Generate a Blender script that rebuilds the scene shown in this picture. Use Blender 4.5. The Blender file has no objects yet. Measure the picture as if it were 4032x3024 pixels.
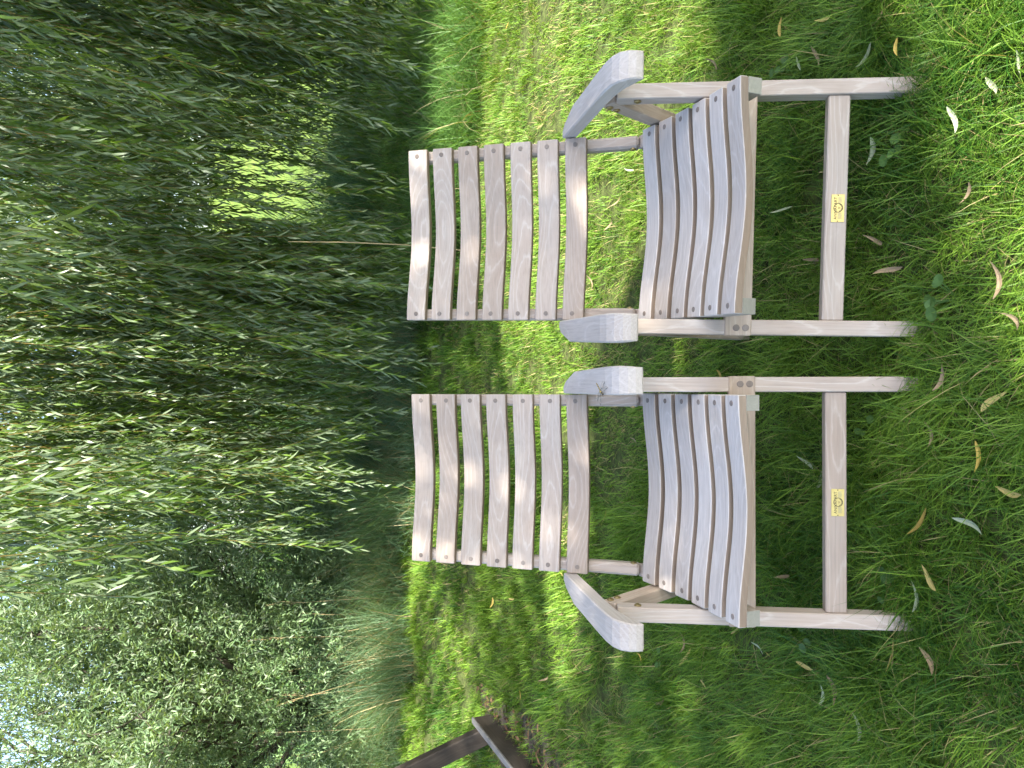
import bpy, bmesh, math, random
import numpy as np
from mathutils import Vector, Matrix

random.seed(7)
rng = np.random.default_rng(7)
sc = bpy.context.scene
C = sc.collection

# ------------------------------------------------------------------ camera
# the photograph lies on its side: world up points to the left of the frame
PITCH = 0.3473
cam_d = bpy.data.cameras.new('camera')
cam_d.sensor_fit = 'HORIZONTAL'
cam_d.sensor_width = 36.0
cam_d.lens = 2876.0 / 4032.0 * 36.0
cam_d.clip_start = 0.05
cam_d.clip_end = 1000.0
cam = bpy.data.objects.new('camera', cam_d)
C.objects.link(cam)
_cp, _sp = math.cos(PITCH), math.sin(PITCH)
_X = Vector((0, -_sp, -_cp)); _Y = Vector((1, 0, 0)); _Z = Vector((0, -_cp, _sp))
cam.matrix_world = Matrix(((_X.x, _Y.x, _Z.x, -0.0098), (_X.y, _Y.y, _Z.y, 0.0),
                           (_X.z, _Y.z, _Z.z, 1.4188), (0, 0, 0, 1)))
sc.camera = cam

# ------------------------------------------------------------------ light
SUN_AZ = math.radians(-48.0)      # from +x towards -y: over the camera's right shoulder
SUN_EL = math.radians(44.0)
TO_SUN = Vector((math.cos(SUN_EL) * math.cos(SUN_AZ), math.cos(SUN_EL) * math.sin(SUN_AZ), math.sin(SUN_EL)))
sun_d = bpy.data.lights.new('sun', 'SUN')
sun_d.energy = 5.0
sun_d.angle = math.radians(0.53)
sun_d.color = (1.0, 0.94, 0.84)
sun = bpy.data.objects.new('sun', sun_d)
C.objects.link(sun)
sun.rotation_euler = TO_SUN.to_track_quat('Z', 'Y').to_euler()

world = bpy.data.worlds.new('World')
sc.world = world
world.use_nodes = True
wn = world.node_tree.nodes; wl = world.node_tree.links
bg = wn['Background']
sky = wn.new('ShaderNodeTexSky')
sky.sky_type = 'NISHITA'
sky.sun_disc = False
sky.sun_elevation = SUN_EL
sky.sun_rotation = math.atan2(TO_SUN.x, TO_SUN.y)
sky.air_density = 1.0
sky.dust_density = 2.0
sky.ozone_density = 1.0
wl.new(sky.outputs[0], bg.inputs[0])
bg.inputs[1].default_value = 0.125

vs = sc.view_settings
vs.view_transform = 'Standard'
vs.look = 'None'
vs.exposure = 2.25
vs.gamma = 1.0
vs.use_curve_mapping = False

cy = sc.cycles
cy.use_denoising = True
cy.max_bounces = 4
cy.diffuse_bounces = 3
cy.glossy_bounces = 2
cy.transmission_bounces = 3
cy.transparent_max_bounces = 8
cy.caustics_reflective = False
cy.caustics_refractive = False
cy.use_adaptive_sampling = True
cy.adaptive_threshold = 0.02
cy.debug_bvh_type = 'STATIC_BVH'

# ------------------------------------------------------------------ helpers
def link(o, parent=None):
    C.objects.link(o)
    if parent is not None:
        o.parent = parent
    return o

def tag(o, label=None, cat=None, group=None, kind=None):
    if label: o['label'] = label
    if cat: o['category'] = cat
    if group: o['group'] = group
    if kind: o['kind'] = kind
    return o

def empty(name, loc=(0, 0, 0), rz=0.0):
    o = bpy.data.objects.new(name, None)
    o.empty_display_size = 0.1
    o.location = loc
    o.rotation_euler = (0, 0, rz)
    return link(o)

def np_mesh(name, V, loops, starts, totals, mat=None, cols=None, smooth=False):
    """mesh from numpy arrays; cols = one RGBA per vertex"""
    me = bpy.data.meshes.new(name)
    me.vertices.add(len(V))
    me.vertices.foreach_set('co', np.asarray(V, np.float32).ravel())
    me.loops.add(len(loops))
    me.loops.foreach_set('vertex_index', np.asarray(loops, np.int32))
    me.polygons.add(len(starts))
    me.polygons.foreach_set('loop_start', np.asarray(starts, np.int32))
    me.polygons.foreach_set('loop_total', np.asarray(totals, np.int32))
    if smooth:
        me.polygons.foreach_set('use_smooth', np.ones(len(starts), bool))
    me.update(calc_edges=True)
    if cols is not None:
        a = me.color_attributes.new('tint', 'FLOAT_COLOR', 'POINT')
        a.data.foreach_set('color', np.asarray(cols, np.float32).ravel())
    if mat: me.materials.append(mat)
    return me

class MB:
    """collects faces and vertices"""
    def __init__(s): s.v = []; s.f = []
    def add(s, verts, faces):
        b = len(s.v); s.v += [tuple(p) for p in verts]
        s.f += [tuple(i + b for i in f) for f in faces]
    def loft(s, rings, cap=True, closed=True):
        n = len(rings[0]); V = [p for r in rings for p in r]; F = []
        for i in range(len(rings) - 1):
            for j in range(n if closed else n - 1):
                k = (j + 1) % n
                F.append((i * n + j, i * n + k, (i + 1) * n + k, (i + 1) * n + j))
        if cap:
            F.append(tuple(range(n - 1, -1, -1)))
            F.append(tuple((len(rings) - 1) * n + j for j in range(n)))
        s.add(V, F)
    def tube(s, pts, rad, n=6, cap=True):
        rings = []
        for i, p in enumerate(pts):
            p = Vector(p)
            a = Vector(pts[max(0, i - 1)]); b = Vector(pts[min(len(pts) - 1, i + 1)])
            t = (b - a).normalized()
            u = t.cross(Vector((0.31, 0.17, 0.93)))
            if u.length < 1e-3: u = t.cross(Vector((1, 0, 0)))
            u.normalize(); w = t.cross(u)
            r = rad[i] if hasattr(rad, '__len__') else rad
            rings.append([p + (u * math.cos(2 * math.pi * k / n) + w * math.sin(2 * math.pi * k / n)) * r for k in range(n)])
        s.loft(rings, cap)
    def mesh(s, name, mat=None, smooth=False):
        me = bpy.data.meshes.new(name)
        me.from_pydata([tuple(p) for p in s.v], [], s.f)
        me.update()
        bm = bmesh.new(); bm.from_mesh(me)
        bmesh.ops.recalc_face_normals(bm, faces=bm.faces)
        bm.to_mesh(me); bm.free()
        if smooth:
            me.polygons.foreach_set('use_smooth', [True] * len(me.polygons))
        if mat: me.materials.append(mat)
        return me
    def obj(s, name, mat=None, parent=None, smooth=False):
        return link(bpy.data.objects.new(name, s.mesh(name, mat, smooth)), parent)

def rect_ring(c, a, b, ha, hb, ch):
    """chamfered rectangle around c with unit axes a, b and half sizes ha, hb"""
    c = Vector(c)
    pts = [(ha - ch, -hb), (ha, -hb + ch), (ha, hb - ch), (ha - ch, hb),
           (-ha + ch, hb), (-ha, hb - ch), (-ha, -hb + ch), (-ha + ch, -hb)]
    return [c + a * x + b * y for x, y in pts]

def bar_mesh(name, length, w, h, mat, ch=0.003, seg=1, off=None):
    """bar along local x centred on the origin, w in y, h in z, optional bend off(x)->(dy,dz)"""
    mb = MB(); rings = []
    xs = [-length / 2, -length / 2 + ch] + [length * (i / seg - 0.5) for i in range(1, seg)] + [length / 2 - ch, length / 2]
    Y = Vector((0, 1, 0)); Z = Vector((0, 0, 1))
    for i, x in enumerate(xs):
        dy, dz = off(x) if off else (0, 0)
        k = ch * 0.8 if i in (0, len(xs) - 1) else 0
        rings.append(rect_ring((x, dy, dz), Y, Z, w / 2 - k, h / 2 - k, ch))
    mb.loft(rings)
    return mb.mesh(name, mat)

def frame_from(p0, p1, up):
    """matrix with local x along p0->p1, local z close to up, origin at the middle"""
    p0 = Vector(p0); p1 = Vector(p1)
    x = (p1 - p0).normalized(); z = Vector(up); z = (z - x * z.dot(x)).normalized(); y = z.cross(x)
    m = (p0 + p1) / 2
    return Matrix(((x.x, y.x, z.x, m.x), (x.y, y.y, z.y, m.y), (x.z, y.z, z.z, m.z), (0, 0, 0, 1)))

MLOC = {}
def place(me, name, parent, M):
    o = bpy.data.objects.new(name, me); link(o, parent); o.matrix_local = M
    MLOC[o.name] = M.copy()
    return o

# ------------------------------------------------------------------ materials
def new_mat(name):
    m = bpy.data.materials.new(name); m.use_nodes = True
    nt = m.node_tree; nt.nodes.clear()
    out = nt.nodes.new('ShaderNodeOutputMaterial')
    return m, nt, out

def N(nt, typ, **kw):
    n = nt.nodes.new(typ)
    for k, v in kw.items():
        setattr(n, k, v)
    return n

def math_node(nt, op, a, b=None):
    n = nt.nodes.new('ShaderNodeMath'); n.operation = op
    for i, q in enumerate((a, b)):
        if q is None: continue
        if isinstance(q, (int, float)): n.inputs[i].default_value = q
        else: nt.links.new(q, n.inputs[i])
    return n.outputs[0]

def ramp(nt, fac, stops, interp='LINEAR'):
    n = nt.nodes.new('ShaderNodeValToRGB'); n.color_ramp.interpolation = interp
    e = n.color_ramp.elements
    while len(e) < len(stops): e.new(0.5)
    for q, (p, c) in zip(e, stops):
        q.position = p; q.color = (c[0], c[1], c[2], 1) if hasattr(c, '__len__') else (c, c, c, 1)
    nt.links.new(fac, n.inputs[0])
    return n.outputs[0]

def mixc(nt, fac, a, b, mode='MIX'):
    n = nt.nodes.new('ShaderNodeMix'); n.data_type = 'RGBA'; n.blend_type = mode
    for i, q in ((0, fac), (6, a), (7, b)):
        if isinstance(q, (int, float)): n.inputs[i].default_value = q
        elif isinstance(q, tuple): n.inputs[i].default_value = (q[0], q[1], q[2], 1)
        else: nt.links.new(q, n.inputs[i])
    return n.outputs[2]

def noise(nt, vec, scale, detail=3.0, rough=0.55, dist=0.0):
    n = nt.nodes.new('ShaderNodeTexNoise')
    n.inputs['Scale'].default_value = scale; n.inputs['Detail'].default_value = detail
    n.inputs['Roughness'].default_value = rough; n.inputs['Distortion'].default_value = dist
    if vec is not None: nt.links.new(vec, n.inputs['Vector'])
    return n.outputs[0]

def wood(name, dark, mid, light, grey, grain=1.0, rough=0.62):
    """flat-sawn board: x along the board, arched growth lines, fibres, a little grey weathering"""
    m, nt, out = new_mat(name)
    tc = N(nt, 'ShaderNodeTexCoord'); oi = N(nt, 'ShaderNodeObjectInfo')
    sep = N(nt, 'ShaderNodeSeparateXYZ'); nt.links.new(tc.outputs['Object'], sep.inputs[0])
    r = oi.outputs['Random']
    r2 = math_node(nt, 'FRACT', math_node(nt, 'MULTIPLY', r, 17.37))
    r3 = math_node(nt, 'FRACT', math_node(nt, 'MULTIPLY', r, 91.71))
    x, y, z = sep.outputs
    comb = N(nt, 'ShaderNodeCombineXYZ')
    nt.links.new(math_node(nt, 'ADD', x, math_node(nt, 'MULTIPLY', r, 40)), comb.inputs[0])
    nt.links.new(math_node(nt, 'ADD', math_node(nt, 'MULTIPLY', y, 4.0), math_node(nt, 'MULTIPLY', r2, 30)), comb.inputs[1])
    nt.links.new(math_node(nt, 'MULTIPLY', z, 4.0), comb.inputs[2])
    low = noise(nt, comb.outputs[0], 3.0, 0.0, 0.5, 0.0)
    # growth rings cut lengthwise
    yy = math_node(nt, 'ADD', y, math_node(nt, 'MULTIPLY', math_node(nt, 'SUBTRACT', r2, 0.5), 0.05))
    par = math_node(nt, 'MULTIPLY', math_node(nt, 'MULTIPLY', yy, yy), 1300.0)
    lin = math_node(nt, 'MULTIPLY', x, math_node(nt, 'MULTIPLY', math_node(nt, 'SUBTRACT', r3, 0.5), 9.0))
    f = math_node(nt, 'ADD', math_node(nt, 'ADD', par, lin), math_node(nt, 'MULTIPLY', low, 9.0))
    f = math_node(nt, 'ADD', f, math_node(nt, 'MULTIPLY', noise(nt, comb.outputs[0], 26.0, 3.0, 0.6), 0.55))
    f = math_node(nt, 'ADD', f, math_node(nt, 'MULTIPLY', z, 60.0))
    fr = math_node(nt, 'FRACT', math_node(nt, 'MULTIPLY', f, 0.9))
    lines = ramp(nt, fr, [(0.0, 0.75), (0.08, 0.3), (0.5, 0.12), (0.86, 0.35), (0.95, 1.0), (1.0, 0.75)])
    # fibres
    c2 = N(nt, 'ShaderNodeCombineXYZ')
    nt.links.new(math_node(nt, 'ADD', math_node(nt, 'MULTIPLY', x, 6.0), math_node(nt, 'MULTIPLY', r, 70)), c2.inputs[0])
    nt.links.new(math_node(nt, 'MULTIPLY', y, 240.0), c2.inputs[1])
    nt.links.new(math_node(nt, 'MULTIPLY', z, 240.0), c2.inputs[2])
    fib = noise(nt, c2.outputs[0], 1.0, 4.0, 0.6)
    blot = noise(nt, comb.outputs[0], 2.2, 4.0, 0.6)
    base = mixc(nt, ramp(nt, blot, [(0.3, 0.0), (0.7, 1.0)]), dark, mid)
    base = mixc(nt, math_node(nt, 'MULTIPLY', lines, 0.62 * grain), base, light)
    base = mixc(nt, ramp(nt, noise(nt, comb.outputs[0], 3.3, 5.0, 0.65), [(0.45, 0.0), (0.75, 0.65)]), base, grey)
    fibc = ramp(nt, fib, [(0.25, 0.74), (0.5, 0.97), (0.8, 1.06)])
    base = mixc(nt, 0.85 * min(1, grain), base, fibc, 'MULTIPLY')
    tone = ramp(nt, r3, [(0.0, (0.86, 0.83, 0.80)), (0.5, (1.0, 1.0, 1.0)), (1.0, (1.10, 1.09, 1.07))])
    base = mixc(nt, 1.0, base, tone, 'MULTIPLY')
    b = N(nt, 'ShaderNodeBsdfPrincipled')
    nt.links.new(base, b.inputs['Base Color'])
    b.inputs['Roughness'].default_value = rough
    b.inputs['Specular IOR Level'].default_value = 0.35
    bump = N(nt, 'ShaderNodeBump'); bump.inputs['Strength'].default_value = 0.22; bump.inputs['Distance'].default_value = 0.002
    nt.links.new(fib, bump.inputs['Height']); nt.links.new(bump.outputs[0], b.inputs['Normal'])
    nt.links.new(b.outputs[0], out.inputs[0])
    return m

M_TEAK = wood('pale_teak', (0.315, 0.250, 0.203), (0.380, 0.312, 0.260), (0.505, 0.450, 0.402), (0.39, 0.348, 0.310))
M_TEAK_SEAT = wood('pale_teak_skylit', (0.405, 0.350, 0.305), (0.47, 0.415, 0.370), (0.57, 0.525, 0.485), (0.50, 0.465, 0.435))  # weathered seat and arm teak, skylight on upward faces put into the colour
M_TEAK_WARM = wood('warm_teak', (0.31, 0.235, 0.175), (0.37, 0.29, 0.225), (0.47, 0.39, 0.31), (0.38, 0.33, 0.28))
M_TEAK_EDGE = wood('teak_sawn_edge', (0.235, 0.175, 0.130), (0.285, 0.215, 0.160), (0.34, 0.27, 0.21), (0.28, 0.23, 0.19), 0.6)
M_ENDGRAIN = wood('end_grain', (0.24, 0.235, 0.195), (0.29, 0.28, 0.24), (0.34, 0.33, 0.29), (0.28, 0.275, 0.25), 0.5)
M_PLUG = wood('wood_plug', (0.15, 0.12, 0.10), (0.20, 0.165, 0.14), (0.26, 0.22, 0.19), (0.20, 0.18, 0.165), 0.6)
M_DARKWOOD = wood('dark_timber', (0.020, 0.015, 0.011), (0.034, 0.026, 0.019), (0.06, 0.05, 0.04), (0.05, 0.045, 0.04), 0.8, 0.75)
M_GREYWOOD = wood('grey_weathered_timber', (0.10, 0.095, 0.088), (0.15, 0.145, 0.135), (0.24, 0.235, 0.22), (0.17, 0.17, 0.165), 0.9, 0.85)

def simple(name, col, rough=0.5, metal=0.0, spec=0.5):
    m, nt, out = new_mat(name)
    b = N(nt, 'ShaderNodeBsdfPrincipled')
    tc = N(nt, 'ShaderNodeTexCoord')
    n = noise(nt, tc.outputs['Object'], 60.0, 3.0)
    c = mixc(nt, n, tuple(q * 0.8 for q in col), tuple(min(1, q * 1.15) for q in col))
    nt.links.new(c, b.inputs['Base Color'])
    b.inputs['Roughness'].default_value = rough; b.inputs['Metallic'].default_value = metal
    b.inputs['Specular IOR Level'].default_value = spec
    nt.links.new(b.outputs[0], out.inputs[0])
    return m

M_BRASS = simple('brass', (0.52, 0.41, 0.16), 0.40, 0.95)
M_BOLT = simple('brass_bolt', (0.36, 0.28, 0.13), 0.45, 1.0)
M_ENGRAVE = simple('engraved_black', (0.03, 0.025, 0.015), 0.6)
M_RIBBON = simple('engraved_ribbon', (0.42, 0.35, 0.17), 0.5, 0.8)

def leafy(name, top, under=None, trans=0.4, rough=0.45, spec=0.35, tr_tint=(1.25, 1.15, 0.45), attr=True, vary=0.25):
    """leaf or blade: tinted per vertex, paler underside, light shining through"""
    m, nt, out = new_mat(name)
    if attr:
        a = N(nt, 'ShaderNodeAttribute', attribute_name='tint')
        col = mixc(nt, 1.0, a.outputs['Color'], tuple(top), 'MULTIPLY')
    else:
        rgb = N(nt, 'ShaderNodeRGB'); rgb.outputs[0].default_value = (*top, 1); col = rgb.outputs[0]
    oi = N(nt, 'ShaderNodeObjectInfo')
    var = ramp(nt, oi.outputs['Random'], [(0.0, (1 - vary, 1 - vary, 1 - vary)), (1.0, (1 + vary, 1 + vary * 0.8, 1 + vary * 0.3))])
    col = mixc(nt, 1.0, col, var, 'MULTIPLY')
    if under is not None:
        g = N(nt, 'ShaderNodeNewGeometry')
        col2 = mixc(nt, g.outputs['Backfacing'], col, tuple(under))
    else: col2 = col
    b = N(nt, 'ShaderNodeBsdfPrincipled')
    nt.links.new(col2, b.inputs['Base Color'])
    b.inputs['Roughness'].default_value = rough
    b.inputs['Specular IOR Level'].default_value = spec
    t = N(nt, 'ShaderNodeBsdfTranslucent')
    nt.links.new(mixc(nt, 1.0, col, tr_tint, 'MULTIPLY'), t.inputs[0])
    mx = N(nt, 'ShaderNodeMixShader'); mx.inputs[0].default_value = trans
    nt.links.new(b.outputs[0], mx.inputs[1]); nt.links.new(t.outputs[0], mx.inputs[2])
    nt.links.new(mx.outputs[0], out.inputs[0])
    return m

M_GRASS = leafy('lawn_grass', (1, 1, 1), trans=0.33, rough=0.5, spec=0.3, vary=0.2)
M_LONGGRASS = leafy('long_grass', (1, 1, 1), trans=0.4, rough=0.5, spec=0.35)
M_WILLOW = leafy('willow_leaf', (1, 1, 1), under=(0.16, 0.22, 0.115), trans=0.42, rough=0.4, spec=0.45)
M_SALLOW = leafy('shrub_leaf', (1, 1, 1), under=(0.28, 0.34, 0.23), trans=0.38, rough=0.42, spec=0.45)
M_TWIG = simple('willow_twig', (0.20, 0.15, 0.04), 0.6)
M_STRAW = leafy('dry_stalk', (0.42, 0.34, 0.20), trans=0.2, attr=False)

def bark(name, c1, c2):
    m, nt, out = new_mat(name)
    tc = N(nt, 'ShaderNodeTexCoord')
    mp = N(nt, 'ShaderNodeMapping'); mp.inputs['Scale'].default_value = (9, 9, 2)
    nt.links.new(tc.outputs['Object'], mp.inputs[0])
    n = noise(nt, mp.outputs[0], 2.0, 5.0, 0.65, 0.6)
    b = N(nt, 'ShaderNodeBsdfPrincipled'); b.inputs['Roughness'].default_value = 0.9
    nt.links.new(ramp(nt, n, [(0.3, c1), (0.7, c2)]), b.inputs['Base Color'])
    bp = N(nt, 'ShaderNodeBump'); bp.inputs['Strength'].default_value = 0.8; bp.inputs['Distance'].default_value = 0.02
    nt.links.new(n, bp.inputs['Height']); nt.links.new(bp.outputs[0], b.inputs['Normal'])
    nt.links.new(b.outputs[0], out.inputs[0])
    return m
M_BARK = bark('willow_bark', (0.05, 0.04, 0.028), (0.13, 0.105, 0.075))
M_SHRUBBARK = bark('shrub_bark', (0.035, 0.03, 0.022), (0.09, 0.075, 0.055))

def ground_mat():
    m, nt, out = new_mat('ground_soil_and_turf')
    tc = N(nt, 'ShaderNodeTexCoord'); p = tc.outputs['Object']
    n1 = noise(nt, p, 1.3, 5.0, 0.6); n2 = noise(nt, p, 26.0, 5.0, 0.7)
    near = mixc(nt, ramp(nt, n2, [(0.35, 0.0), (0.65, 1.0)]), (0.030, 0.034, 0.014), (0.085, 0.11, 0.032))
    far = mixc(nt, ramp(nt, n1, [(0.35, 0.0), (0.7, 1.0)]), (0.08, 0.135, 0.028), (0.145, 0.19, 0.045))
    far = mixc(nt, ramp(nt, noise(nt, p, 5.0, 4.0, 0.7), [(0.35, 0.0), (0.65, 0.7)]), far, (0.075, 0.12, 0.022))
    sep = N(nt, 'ShaderNodeSeparateXYZ'); nt.links.new(p, sep.inputs[0])
    f = ramp(nt, math_node(nt, 'MULTIPLY', sep.outputs[1], 0.02), [(0.20, 0.0), (0.24, 1.0)])
    b = N(nt, 'ShaderNodeBsdfPrincipled'); b.inputs['Roughness'].default_value = 0.95
    b.inputs['Specular IOR Level'].default_value = 0.1
    nt.links.new(mixc(nt, f, near, far), b.inputs['Base Color'])
    bp = N(nt, 'ShaderNodeBump'); bp.inputs['Strength'].default_value = 0.7; bp.inputs['Distance'].default_value = 0.02
    nt.links.new(n2, bp.inputs['Height']); nt.links.new(bp.outputs[0], b.inputs['Normal'])
    nt.links.new(b.outputs[0], out.inputs[0])
    return m
M_GROUND = ground_mat()

# ------------------------------------------------------------------ setting: ground, pond, bare soil
def sheet(name, pts, z, mat, kind='structure', nx=1):
    mb = MB(); mb.add([(x, y, z) for x, y in pts], [tuple(range(len(pts)))])
    o = mb.obj(name, mat); o['kind'] = kind
    return o
sheet('ground', [(-400, -60), (400, -60), (400, 700), (-400, 700)], 0.0, M_GROUND)

m, nt, out = new_mat('pond_water')
b = N(nt, 'ShaderNodeBsdfPrincipled'); b.inputs['Base Color'].default_value = (0.02, 0.03, 0.02, 1)
b.inputs['Roughness'].default_value = 0.06; b.inputs['Specular IOR Level'].default_value = 0.6
tc = N(nt, 'ShaderNodeTexCoord'); bp = N(nt, 'ShaderNodeBump'); bp.inputs['Strength'].default_value = 0.15; bp.inputs['Distance'].default_value = 0.02
nt.links.new(noise(nt, tc.outputs['Object'], 3.0, 3.0), bp.inputs['Height']); nt.links.new(bp.outputs[0], b.inputs['Normal'])
nt.links.new(b.outputs[0], out.inputs[0])
M_WATER = m
pp = []
for k in range(40):
    a = 2 * math.pi * k / 40
    pp.append((-9.5 + 8.5 * math.cos(a) * (1 + 0.08 * math.sin(3 * a)), 17.0 + 5.0 * math.sin(a) * (1 + 0.1 * math.cos(2 * a))))
sheet('pond', pp, 0.006, M_WATER)

# the meadow rises gently beyond the willow
def bank():
    nx, ny = 46, 34; V = []; F = []
    sm = lambda t: (lambda q: q * q * (3 - 2 * q))(min(1.0, max(0.0, t)))
    for j in range(ny + 1):
        for i in range(nx + 1):
            x = -3.0 + 75.0 * (i / nx) ** 1.4; y = 12.5 + 60.0 * (j / ny) ** 1.5
            h = sm((y - 12.5) / 26.0) * sm((x + 3.0) / 5.0)
            V.append((x, y, 0.003 + h * (3.0 + 0.25 * math.sin(x * 0.5 + y * 0.23) + 0.15 * math.sin(x * 1.3 - y * 0.4))))
    for j in range(ny):
        for i in range(nx):
            a = j * (nx + 1) + i; F.append((a, a + 1, a + nx + 2, a + nx + 1))
    mb = MB(); mb.add(V, F)
    o = mb.obj('meadow_bank', M_GROUND, None, True); o['kind'] = 'structure'
bank()

# ------------------------------------------------------------------ armchairs
LEAN = 0.49                      # legs lean back by this much per metre of height
ZAP = 0.318
T_BACK = Vector((0, 0.6147, 0.7888))        # up along the backrest
N_BACK = Vector((0, 0.7888, -0.6147))       # through the backrest, rearwards
def leg_y(z): return LEAN * (z - ZAP)
LEGDIR = Vector((0, LEAN, 1)).normalized()
LEGNRM = Vector((0, -1, LEAN)).normalized()  # front face of the front legs

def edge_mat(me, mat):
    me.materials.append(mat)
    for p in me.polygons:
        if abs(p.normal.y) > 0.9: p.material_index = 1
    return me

ME = {}
def dip(L, d):
    return lambda x: 0.5 * (1 + math.cos(2 * math.pi * min(0.5, abs(x / L)))) * d
_sd = dip(0.494, 0.0195)
ME['seat_slat'] = bar_mesh('seat_slat', 0.494, 0.0530, 0.020, M_TEAK_SEAT, 0.0018, 22, lambda x: (0, -_sd(x)))
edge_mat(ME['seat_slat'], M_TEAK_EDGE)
_bd = dip(0.488, 0.026)
ME['back_slat'] = bar_mesh('back_slat', 0.488, 0.0580, 0.019, M_TEAK, 0.0018, 22, lambda x: (0, -_bd(x)))
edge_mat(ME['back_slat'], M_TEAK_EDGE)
mb = MB(); mb.loft([[Vector((r * math.cos(a), r * math.sin(a), z)) for a in [2 * math.pi * k / 14 for k in range(14)]]
                    for r, z in ((0.0062, -0.004), (0.0062, 0.0006), (0.0052, 0.0011))])
ME['plug'] = mb.mesh('wood_plug', M_PLUG)
mb = MB()
mb.loft([[Vector((r * math.cos(a), r * math.sin(a), z)) for a in [2 * math.pi * k / 16 for k in range(16)]]
         for r, z in ((0.0085, -0.003), (0.0085, 0.0015), (0.0065, 0.003))])
mb.loft([[Vector((r * math.cos(a), r * math.sin(a), z)) for a in [2 * math.pi * k / 6 for k in range(6)]]
         for r, z in ((0.0035, 0.003), (0.0035, 0.0048))])
ME['bolt'] = mb.mesh('bolt', M_BOLT)

def seat_z(y):                    # top of the rails, hollowed front to back
    t = (y + 0.101) / 0.426
    return 0.422 - 0.012 * max(0.0, math.sin(math.pi * min(1, max(0, t)))) + (0.004 * (t - 0.9) if t > 0.9 else 0)

def rail_mesh():
    mb = MB(); rings = []
    X = Vector((1, 0, 0)); n = 14
    for i in range(n + 1):
        y = -0.099 + 0.455 * i / n
        z = seat_z(y)
        rings.append(rect_ring((0, y, z - 0.0165), X, Vector((0, 0, 1)), 0.017, 0.0165, 0.002))
    mb.loft(rings)
    return mb

def arm_mesh(side):
    """armrest seen from above: straight inside, tapered outside, nose rolled down"""
    top = [(0.452, 0.6015), (0.43, 0.605), (0.35, 0.618), (0.25, 0.634), (0.16, 0.649), (0.09, 0.660), (0.055, 0.6615),
           (0.03, 0.656), (0.012, 0.644), (0.003, 0.630), (0.0, 0.617)]
    bot = [(0.445, 0.567), (0.425, 0.570), (0.345, 0.583), (0.25, 0.599), (0.17, 0.613), (0.11, 0.621), (0.075, 0.623),
           (0.05, 0.621), (0.03, 0.617), (0.015, 0.613), (0.005, 0.611)]
    mb = MB(); rings = []
    for (yt, zt), (yb, zb) in zip(top, bot):
        y = yt
        if y > 0.40: xo = 0.303 - (y - 0.40) / 0.052 * 0.036
        else: xo = 0.311 - 0.008 * (y / 0.40) ** 1.5
        xi = 0.2465
        if y < 0.02: xo -= 0.004 * (0.02 - y) / 0.02; xi += 0.002 * (0.02 - y) / 0.02
        c = 0.003
        ring = [(xi + c, yt, zt), (xo - c, yt, zt), (xo, yt * 0.92 + yb * 0.08, zt - c), (xo, yb, zb + c), (xo - c, yb, zb), (xi + c, yb, zb), (xi, yb, zb + c), (xi, yt * 0.92 + yb * 0.08, zt - c)]
        rings.append([Vector((side * (p[0]), p[1], p[2])) for p in ring])
    mb.loft(rings)
    # local origin in the middle of the arm, grain along x
    Mx = frame_from((side * 0.279, 0.452, 0.585), (side * 0.279, 0.0, 0.640), (0, 0, 1))
    inv = Mx.inverted()
    mb.v = [tuple(inv @ Vector(p)) for p in mb.v]
    return mb.mesh('armrest', M_TEAK_SEAT), Mx

def text_mesh(s, size, extr, mat, name):
    cu = bpy.data.curves.new(name, 'FONT'); cu.body = s; cu.size = size; cu.extrude = extr
    cu.align_x = 'CENTER'; cu.align_y = 'CENTER'; cu.resolution_u = 2; cu.space_character = 1.12
    o = bpy.data.objects.new(name, cu); C.objects.link(o)
    dg = bpy.context.evaluated_depsgraph_get()
    me = bpy.data.meshes.new_from_object(o.evaluated_get(dg)); me.name = name
    bpy.data.objects.remove(o); bpy.data.curves.remove(cu)
    me.materials.clear(); me.materials.append(mat)
    return me

ME['text'] = text_mesh('ANNAPART', 0.0088, 0.00025, M_ENGRAVE, 'lettering')

def ring_mesh():
    mb = MB()
    for ro, ri in ((0.0103, 0.0092),):
        n = 36
        a = [2 * math.pi * k / n for k in range(n)]
        V = [(ro * math.cos(t), ro * math.sin(t), 0.0003) for t in a] + [(ri * math.cos(t), ri * math.sin(t), 0.0003) for t in a]
        V += [(p[0], p[1], -0.0003) for p in V]
        F = [(k, (k + 1) % n, n + (k + 1) % n, n + k) for k in range(n)]
        F += [(2 * n + k, k, (k + 1) % n if False else (k + 1) % n, 2 * n + (k + 1) % n) for k in range(n)]
        mb.add(V, F)
    # short strokes of the small lettering round the lower rim and in the middle
    for k in range(15):
        t = math.radians(200 + 140 * k / 14)
        c = Vector((0.0080 * math.cos(t), 0.0080 * math.sin(t), 0.0003)); r = Vector((math.cos(t), math.sin(t), 0)); q = Vector((-r.y, r.x, 0))
        w = 0.00032 if k % 3 else 0.0006
        mb.add([c - r * 0.0009 - q * w, c - r * 0.0009 + q * w, c + r * 0.0009 + q * w, c + r * 0.0009 - q * w], [(0, 1, 2, 3)])
    for dy, xs in ((-0.0012, (-0.002, -0.0008, 0.0006, 0.0018)), (-0.0036, (-0.0014, 0.0, 0.0013))):
        for x in xs:
            mb.add([(x - 0.0004, dy - 0.0007, 0.0003), (x + 0.0004, dy - 0.0007, 0.0003), (x + 0.0004, dy + 0.0007, 0.0003), (x - 0.0004, dy + 0.0007, 0.0003)], [(0, 1, 2, 3)])
    return mb.mesh('round_emblem', M_ENGRAVE)
ME['emblem'] = ring_mesh()

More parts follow.
